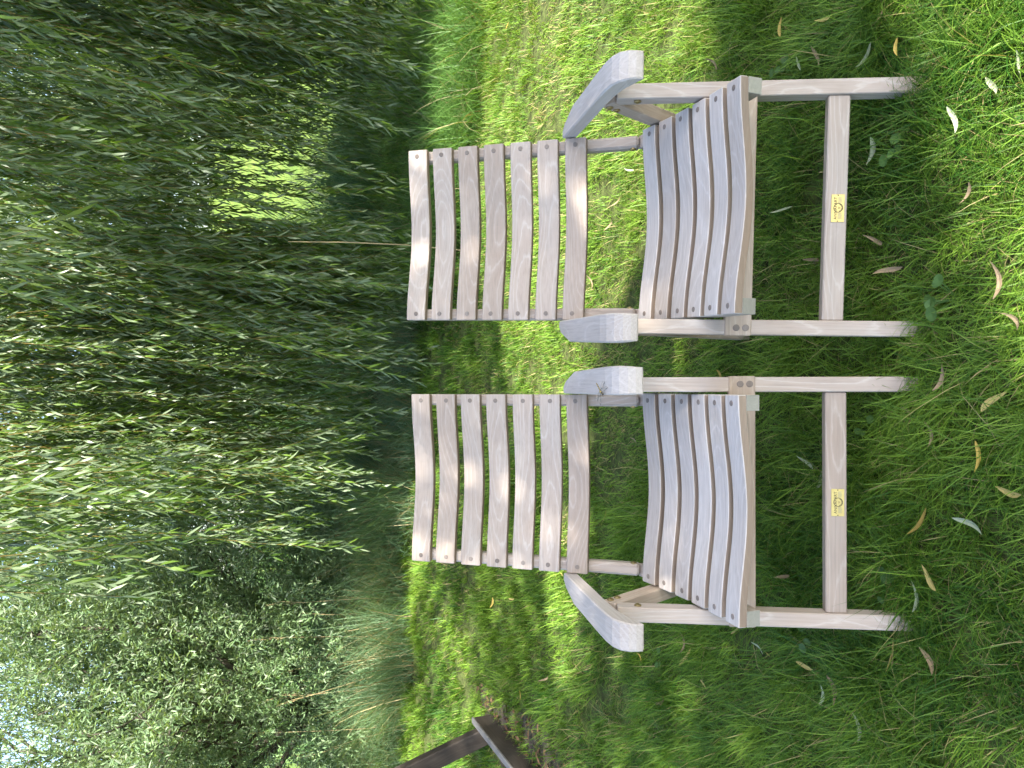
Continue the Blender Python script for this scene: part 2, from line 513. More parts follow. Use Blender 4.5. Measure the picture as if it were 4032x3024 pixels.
def ribbon_mesh(s):
    mb = MB()
    if True:
        n = 8; V = []; F = []
        for i in range(n + 1):
            x = s * (0.0105 + 0.0145 * i / n); w = 0.0007 * math.sin(i * 1.3)
            V += [(x, -0.0075 + w, 0.0002), (x, 0.0004 + w, 0.0002)]
            if i: F.append((2 * i - 2, 2 * i - 1, 2 * i + 1, 2 * i))
        mb.add(V, F)
    return mb.mesh('ribbon', M_RIBBON)
ME['ribbon'] = {s: ribbon_mesh(s) for s in (-1, 1)}

def make_chair(loc, rz, label):
    root = empty('armchair', loc, rz)
    tag(root, label, 'chair', 'pair of wooden armchairs on the lawn')
    P = lambda me, name, M, par=root: place(me, name, par, M)
    # front and rear legs: local x along the leg
    for s in (-1, 1):
        z0, z1 = -0.035, 0.603
        off = LEGNRM * -0.0212
        a = Vector((s * 0.2697, leg_y(z0), z0)) + off; bq = Vector((s * 0.2697, leg_y(z1), z1)) + off
        if 'leg' not in ME: ME['leg'] = bar_mesh('front_leg', (bq - a).length, 0.0345, 0.0424, M_TEAK, 0.002)
        lg = P(ME['leg'], 'front_leg', frame_from(a, bq, LEGNRM))
        Mi = Matrix.Translation((s * 0.2515, leg_y(0.555) + 0.018, 0.552)) @ Matrix.Rotation(-s * math.pi / 2, 4, 'Y')
        P(ME['bolt'], 'bolt', MLOC[lg.name].inverted() @ Mi, lg)
        a = Vector((s * 0.2690, 0.183, 0.604)); bq = Vector((s * 0.2690, 0.470, -0.035))
        if 'rleg' not in ME: ME['rleg'] = bar_mesh('rear_leg', (bq - a).length, 0.0345, 0.042, M_TEAK_WARM, 0.002)
        rl = P(ME['rleg'], 'rear_leg', frame_from(a, bq, (0, -1, 0)))
        for dy, dz in ((0.196, 0.592), (0.206, 0.568)):
            Mi = Matrix.Translation((s * 0.2510, dy, dz)) @ Matrix.Rotation(-s * math.pi / 2, 4, 'Y')
            P(ME['bolt'], 'bolt', MLOC[rl.name].inverted() @ Mi, rl)
    # rail across the front legs, two plugs at each end
    if 'apron' not in ME: ME['apron'] = bar_mesh('front_rail', 0.578, 0.060, 0.020, M_TEAK_WARM, 0.002)
    c = Vector((0, leg_y(0.347), 0.347)) + LEGNRM * -0.0075
    ap = P(ME['apron'], 'front_rail', frame_from(c - Vector((0.289, 0, 0)), c + Vector((0.289, 0, 0)), LEGNRM))
    for s in (-1, 1):
        for d in (-0.017, 0.004):
            P(ME['plug'], 'wood_plug', Matrix.Translation((s * 0.271, d, 0.0102)) @ Matrix.Scale(1.25, 4), ap)
    # low stretcher with the name plate
    if 'stretcher' not in ME: ME['stretcher'] = bar_mesh('stretcher', 0.5046, 0.047, 0.026, M_TEAK, 0.0025)
    c = Vector((0, leg_y(0.156) + 0.006, 0.156)) + LEGNRM * -0.013
    stm = frame_from(c - Vector((0.25, 0, 0)), c + Vector((0.25, 0, 0)), LEGNRM)
    P(ME['stretcher'], 'stretcher', stm)
    if 'plate' not in ME: ME['plate'] = bar_mesh('name_plate', 0.062, 0.0285, 0.0012, M_BRASS, 0.0003)
    pl = P(ME['plate'], 'name_plate', stm @ Matrix.Translation((0, -0.003, 0.0136)))
    for s in (-1, 1): P(ME['ribbon'][s], 'ribbon', Matrix.Translation((0.001, -0.001, 0.0007)), pl)
    P(ME['emblem'], 'round_emblem', Matrix.Translation((0.001, -0.0008, 0.0010)), pl)
    P(ME['text'], 'lettering', Matrix.Translation((0.0, 0.0050, 0.0010)), pl)
    for s in (-1, 1):
        P(ME['pin'], 'plate_pin', Matrix.Translation((s * 0.0288, 0, 0.0007)), pl)
    # seat
    for s in (-1, 1):
        r = rail_mesh()
        Mx = frame_from((s * 0.230, 0.36, 0.405), (s * 0.230, -0.1, 0.405), (0, 0, 1)); inv = Mx.inverted()
        r.v = [tuple(inv @ (Vector(p) + Vector((s * 0.230, 0, 0)))) for p in r.v]
        rl = P(r.mesh('seat_rail', M_TEAK), 'seat_rail', Mx)
        eg = bar_mesh('rail_end', 0.0012, 0.0338, 0.0328, M_ENDGRAIN, 0.0005)
        P(eg, 'rail_end', inv @ (Matrix.Translation((s * 0.230, -0.0995, seat_z(-0.099) - 0.0165)) @ Matrix.Rotation(math.pi / 2, 4, 'Z')), rl)
    for k in range(6):
        y = -0.101 + 0.0705 * k + 0.02825
        sl = (seat_z(y + 0.02) - seat_z(y - 0.02)) / 0.04
        z = seat_z(y) + 0.0102
        M = Matrix.Translation((0, y, z)) @ Matrix.Rotation(math.atan(sl), 4, 'X') @ Matrix.Rotation(random.uniform(-0.004, 0.004), 4, 'Z')
        so = P(ME['seat_slat'], 'seat_slat', M)
        for s in (-1, 1):
            P(ME['plug'], 'wood_plug', Matrix.Translation((s * 0.229, random.uniform(-0.004, 0.004), 0.0101 - _sd(0.229))), so)
    # backrest
    B0 = Vector((0, 0.4, 0.546))
    if 'stile' not in ME: ME['stile'] = bar_mesh('back_stile', 0.664, 0.032, 0.034, M_TEAK, 0.006)
    for s in (-1, 1):
        a = B0 + T_BACK * -0.128 + N_BACK * 0.0365 + Vector((s * 0.2275, 0, 0)); bq = a + T_BACK * 0.664
        st = P(ME['stile'], 'back_stile', frame_from(a, bq, -N_BACK))
        Mi = Matrix.Translation(Vector((s * 0.2112, 0, 0)) + B0 + T_BACK * -0.112 + N_BACK * 0.032) @ Matrix.Rotation(-s * math.pi / 2, 4, 'Y')
        P(ME['bolt'], 'bolt', MLOC[st.name].inverted() @ Mi, st)
    for k in range(7):
        sc_ = 0.0375 + 0.0778 * k
        c = B0 + T_BACK * sc_ + N_BACK * 0.0095
        M = frame_from(c - Vector((0.2, 0, 0)), c + Vector((0.2, 0, 0)), -N_BACK) @ Matrix.Rotation(random.uniform(-0.005, 0.005), 4, 'Z')
        so = P(ME['back_slat'], 'back_slat', M)
        for s in (-1, 1):
            P(ME['plug'], 'wood_plug', Matrix.Translation((s * 0.226, random.uniform(-0.004, 0.004), 0.0096 - _bd(0.226))), so)
    for s in (-1, 1):
        if ('arm', s) not in ME: ME[('arm', s)] = arm_mesh(s)
        me, Mx = ME[('arm', s)]
        P(me, 'armrest', Mx)
    return root

mb = MB(); mb.loft([[Vector((r * math.cos(a), r * math.sin(a), z)) for a in [2 * math.pi * k / 8 for k in range(8)]]
                    for r, z in ((0.0013, -0.0005), (0.0013, 0.0004), (0.0008, 0.0007))])
ME['pin'] = mb.mesh('plate_pin', M_ENGRAVE)

CH_L = make_chair((-0.2806, 1.3885, 0.0), 0.0042,
                  'pale wooden slatted armchair with a dragonfly perched on one armrest')
CH_R = make_chair((0.3892, 1.3723, 0.0155), -0.0433,
                  'pale wooden slatted armchair without a dragonfly, in front of the dark hanging willow')

# ------------------------------------------------------------------ dragonfly on the armrest
def make_dragonfly():
    root = empty('dragonfly', (0, 0, 0))
    tag(root, 'small yellow and black dragonfly resting on a wooden armrest', 'dragonfly')
    M_FLY = None
    m, nt, out = new_mat('dragonfly_body')
    tc = N(nt, 'ShaderNodeTexCoord'); w = N(nt, 'ShaderNodeTexWave'); w.inputs['Scale'].default_value = 55.0
    w.inputs['Distortion'].default_value = 3.0
    nt.links.new(tc.outputs['Object'], w.inputs['Vector'])
    b = N(nt, 'ShaderNodeBsdfPrincipled'); b.inputs['Roughness'].default_value = 0.4
    nt.links.new(ramp(nt, w.outputs[1], [(0.35, (0.035, 0.025, 0.012)), (0.55, (0.42, 0.30, 0.07))]), b.inputs['Base Color'])
    nt.links.new(b.outputs[0], out.inputs[0]); M_FLY = m
    dark = simple('dragonfly_dark', (0.03, 0.025, 0.02), 0.4)
    m, nt, out = new_mat('dragonfly_wing')
    t = N(nt, 'ShaderNodeBsdfTransparent'); g = N(nt, 'ShaderNodeBsdfPrincipled')
    g.inputs['Base Color'].default_value = (0.35, 0.31, 0.24, 1); g.inputs['Roughness'].default_value = 0.25
    mx = N(nt, 'ShaderNodeMixShader'); mx.inputs[0].default_value = 0.35
    nt.links.new(t.outputs[0], mx.inputs[1]); nt.links.new(g.outputs[0], mx.inputs[2]); nt.links.new(mx.outputs[0], out.inputs[0])
    M_WING = m
    # local: +x towards the head
    mb = MB(); mb.tube([(-0.030, 0, 0.0035), (-0.026, 0, 0.004), (-0.018, 0, 0.0045), (-0.008, 0, 0.005), (-0.003, 0, 0.0055)], [0.0008, 0.0013, 0.0014, 0.0016, 0.0012], 8)
    mb.obj('abdomen', M_FLY, root, True)
    mb = MB(); mb.tube([(-0.004, 0, 0.0055), (-0.002, 0, 0.006), (0.002, 0, 0.0064), (0.006, 0, 0.0058), (0.008, 0, 0.0052)], [0.0012, 0.0024, 0.0031, 0.0024, 0.0010], 10)
    mb.obj('thorax', M_FLY, root, True)
    mb = MB(); mb.tube([(0.0078, 0, 0.005), (0.009, 0, 0.005), (0.0105, 0, 0.0047), (0.0118, 0, 0.0043)], [0.0010, 0.0024, 0.0024, 0.0010], 10)
    mb.obj('head', dark, root, True)
    for s in (-1, 1):
        for (x0, ang, L, wd) in ((0.0035, 62, 0.031, 0.0068), (-0.0005, 88, 0.030, 0.0085)):
            a = math.radians(ang); d = Vector((math.cos(a), s * math.sin(a), -0.10)).normalized()
            q = Vector((0, 0, 1)).cross(d).normalized()
            o = Vector((x0, 0, 0.0078)); outl = []
            for t_, f_ in ((0.0, 0.12), (0.2, 0.5), (0.45, 0.8), (0.7, 1.0), (0.9, 0.8), (1.0, 0.25)):
                outl.append((t_, f_))
            V = [o + d * L * t_ + q * (-s) * 0.0008 for t_, f_ in outl] + [o + d * L * t_ + q * (-s) * (-wd) * f_ for t_, f_ in outl]
            n = len(outl); F = [(i, i + 1, n + i + 1, n + i) for i in range(n - 1)]
            mw = MB(); mw.add(V, F)
            wo = mw.obj('wing', M_WING, root)
            v = MB(); v.tube([o, o + d * L * 0.5 + q * (-s) * 0.0009, o + d * L], [0.00035, 0.0003, 0.00015], 5)
            v.tube([o + d * L * 0.80 + q * (-s) * 0.0002, o + d * L * 0.90], [0.0006, 0.0006], 5)
            v.obj('wing_vein', dark, wo)
    for s in (-1, 1):
        for x0, dx, dy in ((0.006, 0.007, 0.006), (0.004, 0.003, 0.009), (0.001, -0.004, 0.009)):
            mb = MB(); mb.tube([(x0, s * 0.001, 0.004), (x0 + dx * 0.5, s * dy * 0.6, 0.0062), (x0 + dx, s * dy, 0.0003)], 0.00025, 5)
            mb.obj('leg', dark, root)
    return root
fly = make_dragonfly()
def chair_world(o, p): return o.matrix_basis @ Vector(p)
_d = (Vector((0.243, 0.086, 0)) - Vector((0.277, 0.126, 0)))
fly.location = chair_world(CH_L, (0.2545, 0.099, 0.6605))
fly.rotation_euler = (0, 0.06, math.atan2(_d.y, _d.x))

# ------------------------------------------------------------------ timber frame at the edge of the lawn
tf = empty('timber_frame', (-2.10, 4.20, 0.0))
tag(tf, 'dark leaning timber post joined to a grey weathered plank on bare soil', 'timber frame')
def tbar(name, p0, p1, w, h, mat, up=(0, 0, 1)):
    p0 = Vector(p0) - tf.location; p1 = Vector(p1) - tf.location
    me = bar_mesh(name, (p1 - p0).length, w, h, mat, 0.006)
    return place(me, name, tf, frame_from(p0, p1, up))
tbar('post', (-2.13, 4.25, -0.02), (-2.53, 4.25, 1.30), 0.105, 0.06, M_DARKWOOD, (0, -1, 0))
gp = tbar('ground_plank', (-2.055, 4.26, 0.055), (-1.965, 2.75, 0.055), 0.036, 0.14, M_DARKWOOD)
place(bar_mesh('weathered_edge', 1.52, 0.038, 0.012, M_GREYWOOD, 0.003), 'weathered_edge', gp, Matrix.Translation((0, 0, 0.0755)))

# bare soil with litter beside the plank
m, nt, out = new_mat('bare_soil')
tc = N(nt, 'ShaderNodeTexCoord'); n1 = noise(nt, tc.outputs['Object'], 30.0, 6.0, 0.7)
b = N(nt, 'ShaderNodeBsdfPrincipled'); b.inputs['Roughness'].default_value = 0.95
nt.links.new(ramp(nt, n1, [(0.3, (0.020, 0.016, 0.012)), (0.7, (0.085, 0.065, 0.050))]), b.inputs['Base Color'])
bp = N(nt, 'ShaderNodeBump'); bp.inputs['Distance'].default_value = 0.03
nt.links.new(n1, bp.inputs['Height']); nt.links.new(bp.outputs[0], b.inputs['Normal'])
nt.links.new(b.outputs[0], out.inputs[0]); M_SOIL = m
SOIL = [(-1.93, 4.50), (-1.88, 4.05), (-1.76, 3.5), (-1.72, 2.5), (-3.0, 2.5), (-3.0, 3.6), (-2.25, 4.12), (-2.05, 4.50)]
sheet('bare_soil', SOIL, 0.005, M_SOIL)

# ------------------------------------------------------------------ vegetation helpers
def in_poly(P, poly):
    x, y = P[:, 0], P[:, 1]; r = np.zeros(len(P), bool); n = len(poly)
    for i in range(n):
        x1, y1 = poly[i]; x2, y2 = poly[(i + 1) % n]
        c = ((y1 > y) != (y2 > y))
        with np.errstate(divide='ignore', invalid='ignore'):
            xi = (x2 - x1) * (y - y1) / (y2 - y1 + 1e-12) + x1
        r ^= c & (x < xi)
    return r

_perm = rng.random((64, 64))
def vnoise(x, y, s):
    """smooth value noise 0..1"""
    x = np.asarray(x) / s + 1000.0; y = np.asarray(y) / s + 1000.0
    xi = np.floor(x).astype(int); yi = np.floor(y).astype(int)
    fx = x - xi; fy = y - yi; fx = fx * fx * (3 - 2 * fx); fy = fy * fy * (3 - 2 * fy)
    g = lambda a, b_: _perm[a % 64, b_ % 64]
    return (g(xi, yi) * (1 - fx) * (1 - fy) + g(xi + 1, yi) * fx * (1 - fy) + g(xi, yi + 1) * (1 - fx) * fy + g(xi + 1, yi + 1) * fx * fy)

def unit(a): return a / np.maximum(1e-9, np.linalg.norm(a, axis=1, keepdims=True))

def leaf_arrays(P, D, Nn, L, W, droop=0.15, fold=0.25):
    """lanceolate leaves: 6 vertices, 4 triangles, bent along their length"""
    D = unit(D); S = unit(np.cross(D, Nn)); U = np.cross(S, D)
    L = L[:, None]; W = W[:, None]
    def pt(t, s_, k): return P + D * L * t + S * W * s_ - U * (L * droop * t * t) + U * W * k
    V = np.stack([pt(0, 0, 0), pt(0.30, 0.5, fold), pt(0.30, -0.5, fold), pt(0.66, 0.38, fold * 0.6), pt(0.66, -0.38, fold * 0.6), pt(1, 0, 0)], 1)
    n = len(P); base = np.arange(n)[:, None] * 6
    loops = (base[:, None, :] + np.array([[0, 1, 2], [1, 3, 2], [2, 3, 4], [3, 5, 4]])[None]).reshape(-1)
    return V.reshape(-1, 3), loops, np.full(4 * n, 3)

def flat_leaf_arrays(P, D, Nn, L, W, fold=0.3):
    """cheap leaf: 4 vertices, 2 triangles folded on the midrib"""
    D = unit(D); S = unit(np.cross(D, Nn)); U = np.cross(S, D)
    L = L[:, None]; W = W[:, None]
    V = np.stack([P, P + D * L * 0.45 + S * W * 0.5 + U * W * fold, P + D * L - U * L * 0.1, P + D * L * 0.45 - S * W * 0.5 + U * W * fold], 1)
    n = len(P); base = np.arange(n)[:, None] * 4
    loops = (base[:, None, :] + np.array([[0, 1, 2], [0, 2, 3]])[None]).reshape(-1)
    return V.reshape(-1, 3), loops, np.full(2 * n, 3)

def build_leaves(name, parts, mat, extra=None):
    """parts: list of (V, loops, tot, cols-per-vertex)"""
    Vs, Ls, Ts, Cs = [], [], [], []; b = 0
    for V, l, t, c in parts:
        Vs.append(V); Ls.append(l + b); Ts.append(t); Cs.append(c); b += len(V)
    V = np.concatenate(Vs); l = np.concatenate(Ls); t = np.concatenate(Ts); c = np.concatenate(Cs)
    st = np.concatenate([[0], np.cumsum(t)[:-1]])
    return np_mesh(name, V, l, st, t, mat, c)

def tints(n, per, c1, c2, jit=0.12, r=None):
    r = rng if r is None else r
    f = r.random(n)[:, None]
    c = np.array(c1)[None] * (1 - f) + np.array(c2)[None] * f
    c = c * (1 + r.normal(0, jit, (n, 1)))
    c = np.clip(np.concatenate([c, np.ones((n, 1))], 1), 0.004, 1)
    return np.repeat(c, per, 0)

def blade_arrays(P, az, L, W, lean, bend, seg=3):
    """grass blades: ribbons rising from P, leaning and bending towards az"""
    n = len(P); H = np.stack([np.cos(az), np.sin(az), np.zeros(n)], 1); S = np.stack([-np.sin(az), np.cos(az), np.zeros(n)], 1)
    ang = lean; pos = P.copy(); V = []
    for k in range(seg + 1):
        w = W * (1 - (k / seg) ** 1.6) * 0.5
        if k < seg:
            V.append(pos + S * w[:, None]); V.append(pos - S * w[:, None])
        else: V.append(pos.copy())
        a = ang + bend * (k + 0.5) / seg
        pos = pos + (H * np.sin(a)[:, None] + np.array([[0, 0, 1.0]]) * np.cos(a)[:, None]) * (L / seg)[:, None]
    V = np.stack(V, 1); m = 2 * seg + 1
    base = np.arange(n)[:, None] * m
    F = []; tot = []
    for k in range(seg - 1): F += [2 * k, 2 * k + 1, 2 * k + 3, 2 * k + 2]; tot.append(4)
    F += [2 * seg - 2, 2 * seg - 1, 2 * seg]; tot.append(3)
    loops = (base + np.array(F)[None]).ravel()
    return V.reshape(-1, 3), loops, np.tile(np.array(tot), n), m

def grass_tuft(name, n, R, Lr, Wr, lean, bend, c1, c2, mat, dry=0.06, seg=3, comb=None, seed=0):
    r = np.random.default_rng(seed)
    a = r.random(n) * 2 * np.pi; q = np.sqrt(r.random(n)) * R
    P = np.stack([q * np.cos(a), q * np.sin(a), np.full(n, -0.004)], 1)
    az = r.random(n) * 2 * np.pi if comb is None else comb + r.normal(0, 0.9, n)
    L = r.uniform(*Lr, n); W = r.uniform(*Wr, n)
    V, l, t, m_ = blade_arrays(P, az, L, W, np.abs(r.normal(lean, 0.22, n)), r.normal(bend, 0.35, n), seg)
    f = r.random(n)[:, None]; c = np.array(c1)[None] * (1 - f) + np.array(c2)[None] * f
    d = r.random(n) < dry
    c[d] = np.array([0.30, 0.25, 0.12]) * r.uniform(0.7, 1.2, (d.sum(), 1))
    c = np.concatenate([c, np.ones((n, 1))], 1)
    return build_leaves(name, [(V, l, t, np.repeat(c, m_, 0))], mat)

def scatter(name, pts, rot, scl, idx, protos, label=None, cat=None):
    """one 'stuff' object: geometry nodes put prototype meshes on the points"""
    pm = bpy.data.meshes.new(name); pm.from_pydata([tuple(p) for p in pts], [], [])
    for nm, typ, arr, key in (('rot', 'FLOAT_VECTOR', rot, 'vector'), ('scl', 'FLOAT', scl, 'value'), ('idx', 'INT', idx, 'value')):
        at = pm.attributes.new(nm, typ, 'POINT'); at.data.foreach_set(key, np.asarray(arr, np.int32 if typ == 'INT' else np.float32).ravel())
    o = link(bpy.data.objects.new(name, pm)); o['kind'] = 'stuff'
    if label: o['label'] = label
    if cat: o['category'] = cat
    col = bpy.data.collections.new(name + '_pieces')
    for i, me in enumerate(protos):
        col.objects.link(bpy.data.objects.new('%s_piece_%02d' % (name, i), me))
    ng = bpy.data.node_groups.new(name + '_nodes', 'GeometryNodeTree')
    ng.interface.new_socket('Geometry', in_out='INPUT', socket_type='NodeSocketGeometry')
    ng.interface.new_socket('Geometry', in_out='OUTPUT', socket_type='NodeSocketGeometry')
    nd = ng.nodes; gi = nd.new('NodeGroupInput'); go = nd.new('NodeGroupOutput')
    ci = nd.new('GeometryNodeCollectionInfo'); ci.inputs['Collection'].default_value = col
    ci.inputs['Separate Children'].default_value = True; ci.inputs['Reset Children'].default_value = True
    ip = nd.new('GeometryNodeInstanceOnPoints'); ip.inputs['Pick Instance'].default_value = True
    def na(nm, typ):
        q = nd.new('GeometryNodeInputNamedAttribute'); q.data_type = typ; q.inputs['Name'].default_value = nm; return q.outputs['Attribute']
    L = ng.links
    L.new(gi.outputs[0], ip.inputs['Points']); L.new(ci.outputs[0], ip.inputs['Instance'])
    L.new(na('idx', 'INT'), ip.inputs['Instance Index']); L.new(na('rot', 'FLOAT_VECTOR'), ip.inputs['Rotation']); L.new(na('scl', 'FLOAT'), ip.inputs['Scale'])
    L.new(ip.outputs[0], go.inputs[0])
    md = o.modifiers.new('scatter', 'NODES'); md.node_group = ng
    return o

# ------------------------------------------------------------------ lawn: every blade is a blade
G1 = np.array((0.026, 0.095, 0.010)); G2 = np.array((0.180, 0.305, 0.036))
def lawn_blades():
    parts = []
    for (y0, y1, tufts, per, seg, wk, lk) in ((0.68, 1.7, 650, 45, 3, 0.98, 1.08), (1.7, 2.7, 450, 42, 3, 1.05, 1.05), (2.7, 4.7, 275, 38, 2, 1.45, 1.0), (4.7, 8.0, 130, 32, 2, 2.1, 1.0)):
        hw = 0.45 + 0.50 * y1
        n = int(2 * hw * (y1 - y0) * tufts)
        T = np.stack([rng.uniform(-hw, hw, n), rng.uniform(y0, y1, n)], 1)
        T = T[np.abs(T[:, 0]) < 0.45 + 0.50 * T[:, 1]]
        T = T[~(in_poly(T, SOIL) & (rng.random(len(T)) > 0.32))]
        n = len(T)
        nz = vnoise(T[:, 0], T[:, 1], 0.33) + rng.normal(0, 0.1, n)
        nl = vnoise(T[:, 0] + 7, T[:, 1] + 3, 0.15) + rng.normal(0, 0.12, n)
        lit = ((T[:, 1] > 2.0) & (T[:, 1] < 4.5) & (T[:, 0] > -0.3)) * 1.0
        mown = 1.0 - 0.35 * lit                                     # shorter turf behind the right-hand chair
        th = np.clip((0.30 - nz) * 5, 0, 1)                         # thin, thatchy spots
        ln = (nl > 0.72)
        Lm = np.where(ln, rng.uniform(0.09, 0.16, n), rng.uniform(0.045, 0.095, n)) * (1 - 0.4 * th) * mown
        caz = 2.2 + 3.0 * vnoise(T[:, 0] + 3, T[:, 1], 0.5) + rng.normal(0, 0.8, n)
        cf = np.clip(rng.random(n) * 0.6 + 0.5 * (vnoise(T[:, 0], T[:, 1] + 20, 0.6) - 0.1), 0, 1)
        k = np.repeat(np.arange(n), per); m = len(k)
        a = rng.random(m) * 6.283; q = np.sqrt(rng.random(m)) * 0.052
        P = np.stack([T[k, 0] + q * np.cos(a), T[k, 1] + q * np.sin(a), np.full(m, -0.004)], 1)
        az = np.where(rng.random(m) < 0.45, rng.random(m) * 6.283, caz[k] + rng.normal(0, 0.7, m))
        L = Lm[k] * rng.uniform(0.55, 1.35, m) * lk; W = rng.uniform(0.0015, 0.0036, m) * wk
        V, l, t, mm = blade_arrays(P, az, L, W, np.abs(rng.normal(0.5, 0.25, m)) + 0.35 * th[k], rng.normal(0.8, 0.4, m), seg)
        f = np.clip(cf[k] + rng.normal(0, 0.22, m), 0, 1)[:, None]
        c = G1[None] * (1 - f) + G2[None] * f
        dry = rng.random(m) < 0.045 + 0.22 * th[k] + 0.06 * lit[k]
        c[dry] = np.array([0.32, 0.28, 0.13]) * rng.uniform(0.6, 1.2, (dry.sum(), 1))
        parts.append((V, l, t, np.repeat(np.concatenate([c, np.ones((m, 1))], 1), mm, 0)))
    return build_leaves('lawn_grass', parts, M_GRASS)
tag(link(bpy.data.objects.new('lawn_grass', lawn_blades())), kind='stuff')

# litter chips on the bare soil
def litter():
    n = 900
    P = np.stack([rng.uniform(-3.0, -1.5, n * 3), rng.uniform(2.5, 4.65, n * 3)], 1)
    P = P[in_poly(P, SOIL)][:n]; n = len(P)
    P = np.concatenate([P, rng.uniform(0.008, 0.03, (n, 1))], 1)
    a = rng.random(n) * 6.28
    D = np.stack([np.cos(a), np.sin(a), rng.normal(0, 0.25, n)], 1)
    Nn = np.stack([rng.normal(0, 0.4, n), rng.normal(0, 0.4, n), np.ones(n)], 1)
    V, l, t = leaf_arrays(P, D, Nn, rng.uniform(0.03, 0.08, n), rng.uniform(0.008, 0.018, n), 0.2, 0.3)
    c = tints(n, 6, (0.05, 0.03, 0.02), (0.22, 0.13, 0.08), 0.25)
    return build_leaves('leaf_litter', [(V, l, t, c)], leafy('litter_leaf', (1, 1, 1), trans=0.1, rough=0.8, spec=0.1))
tag(link(bpy.data.objects.new('leaf_litter', litter())), kind='stuff')

# ------------------------------------------------------------------ long grass, reeds, stalks
def clumps(name, XY, per, R, Lr, Wr, lean, bend, c1, c2, dry, seg, scl=None):
    n = len(XY); k = np.repeat(np.arange(n), per); m = len(k)
    a = rng.random(m) * 6.283; q = np.sqrt(rng.random(m)) * R
    P = np.stack([XY[k, 0] + q * np.cos(a), XY[k, 1] + q * np.sin(a), np.full(m, -0.01)], 1)
    sc_ = rng.uniform(0.7, 1.15, n) if scl is None else scl
    caz = rng.random(n) * 6.283
    az = np.where(rng.random(m) < 0.5, a + rng.normal(0, 0.6, m), caz[k] + rng.normal(0, 0.6, m))
    V, l, t, mm = blade_arrays(P, az, rng.uniform(*Lr, m) * sc_[k], rng.uniform(*Wr, m), np.abs(rng.normal(lean, 0.2, m)), rng.normal(bend, 0.4, m), seg)
    f = np.clip(rng.random(m) * 0.7 + 0.3 * rng.random(n)[k], 0, 1)[:, None]
    c = np.array(c1)[None] * (1 - f) + np.array(c2)[None] * f
    d = rng.random(m) < dry
    c[d] = np.array([0.40, 0.34, 0.20]) * rng.uniform(0.6, 1.2, (d.sum(), 1))
    me = build_leaves(name, [(V, l, t, np.repeat(np.concatenate([c, np.ones((m, 1))], 1), mm, 0))], M_LONGGRASS)
    return me
def fr_right(n):
    x = rng.uniform(0.75, 4.2, n); y = 4.75 + rng.random(n) ** 1.5 * 1.3 - 0.10 * (x - 1.5) + 0.25 * np.sin(x * 2.3)
    return np.stack([x, y], 1)
def fr_mid(n):
    x = rng.uniform(-1.3, 0.9, n); y = 6.2 + rng.random(n) * 1.6
    return np.stack([x, y], 1)
def fr_left(n):
    x = rng.uniform(-5.2, -0.9, n); y = 6.65 + rng.random(n) ** 1.2 * 2.3 - 0.08 * (x + 1.0) + 0.2 * np.sin(x * 3.1)
    return np.stack([x, y], 1)
def fr_gap(n):
    return np.stack([rng.uniform(0.8, 3.6, n), rng.uniform(6.2, 9.2, n)], 1)
LGA = np.concatenate([fr_mid(170), fr_left(900)]); LGAS = np.concatenate([rng.uniform(0.5, 0.9, 170), rng.uniform(1.25, 2.25, 900)])
tag(link(bpy.data.objects.new('long_grass', clumps('long_grass', LGA, 32, 0.10, (0.26, 0.60), (0.003, 0.007), 0.3, 1.15, (0.080, 0.170, 0.090), (0.205, 0.320, 0.185), 0.13, 4, LGAS))), kind='stuff')
LGB = np.concatenate([fr_right(400), fr_gap(150)]); LGBS = np.concatenate([rng.uniform(0.6, 1.15, 400), rng.uniform(0.6, 1.2, 150)])
tag(link(bpy.data.objects.new('long_grass', clumps('long_grass', LGB, 30, 0.10, (0.26, 0.62), (0.003, 0.007), 0.35, 1.5, (0.055, 0.150, 0.030), (0.160, 0.300, 0.070), 0.05, 4, LGBS))), kind='stuff')
n = 330
RP = np.stack([rng.uniform(-5.0, 3.4, n), rng.uniform(8.2, 11.0, n)], 1)
tag(link(bpy.data.objects.new('reeds', clumps('reeds', RP, 16, 0.14, (0.6, 1.15), (0.012, 0.022), 0.16, 0.8, (0.080, 0.175, 0.090), (0.16, 0.29, 0.14), 0.03, 5))), kind='stuff')
n = 330
RP = np.stack([rng.uniform(-6.0, 2.4, n), rng.uniform(11.8, 14.0, n)], 1)
tag(link(bpy.data.objects.new('reeds', clumps('reeds', RP, 18, 0.16, (1.3, 2.3), (0.014, 0.026), 0.14, 0.7, (0.085, 0.175, 0.075), (0.17, 0.30, 0.13), 0.04, 5))), kind='stuff')

def make_stalk(seed):
    r = random.Random(seed); mb = MB()
    H = r.uniform(1.0, 1.35); lx = r.uniform(-0.22, 0.12) * H
    pts = [(lx * (t ** 1.6), 0.05 * t * r.uniform(-1, 1), H * t) for t in (0, 0.25, 0.5, 0.75, 0.9, 1.0)]
    mb.tube(pts, [0.0026, 0.0024, 0.002, 0.0017, 0.0013, 0.0006], 5)
    st = mb.mesh('stem', M_STRAW)
    hb = MB()
    for i in range(26):
        t = 0.80 + 0.20 * i / 25
        p = Vector(pts[3]).lerp(Vector(pts[5]), (t - 0.75) / 0.25)
        a = r.random() * 6.28; d = Vector((math.cos(a) * 0.35, math.sin(a) * 0.35, 1)).normalized()
        q = d.cross(Vector((math.sin(a), -math.cos(a), 0.2))).normalized(); L = r.uniform(0.018, 0.034)
        hb.add([p, p + d * L * 0.5 + q * 0.0022, p + d * L, p + d * L * 0.5 - q * 0.0022], [(0, 1, 2, 3)])
    return st, hb.mesh('seed_head', M_STRAW)
STK = [make_stalk(s) for s in range(5)]
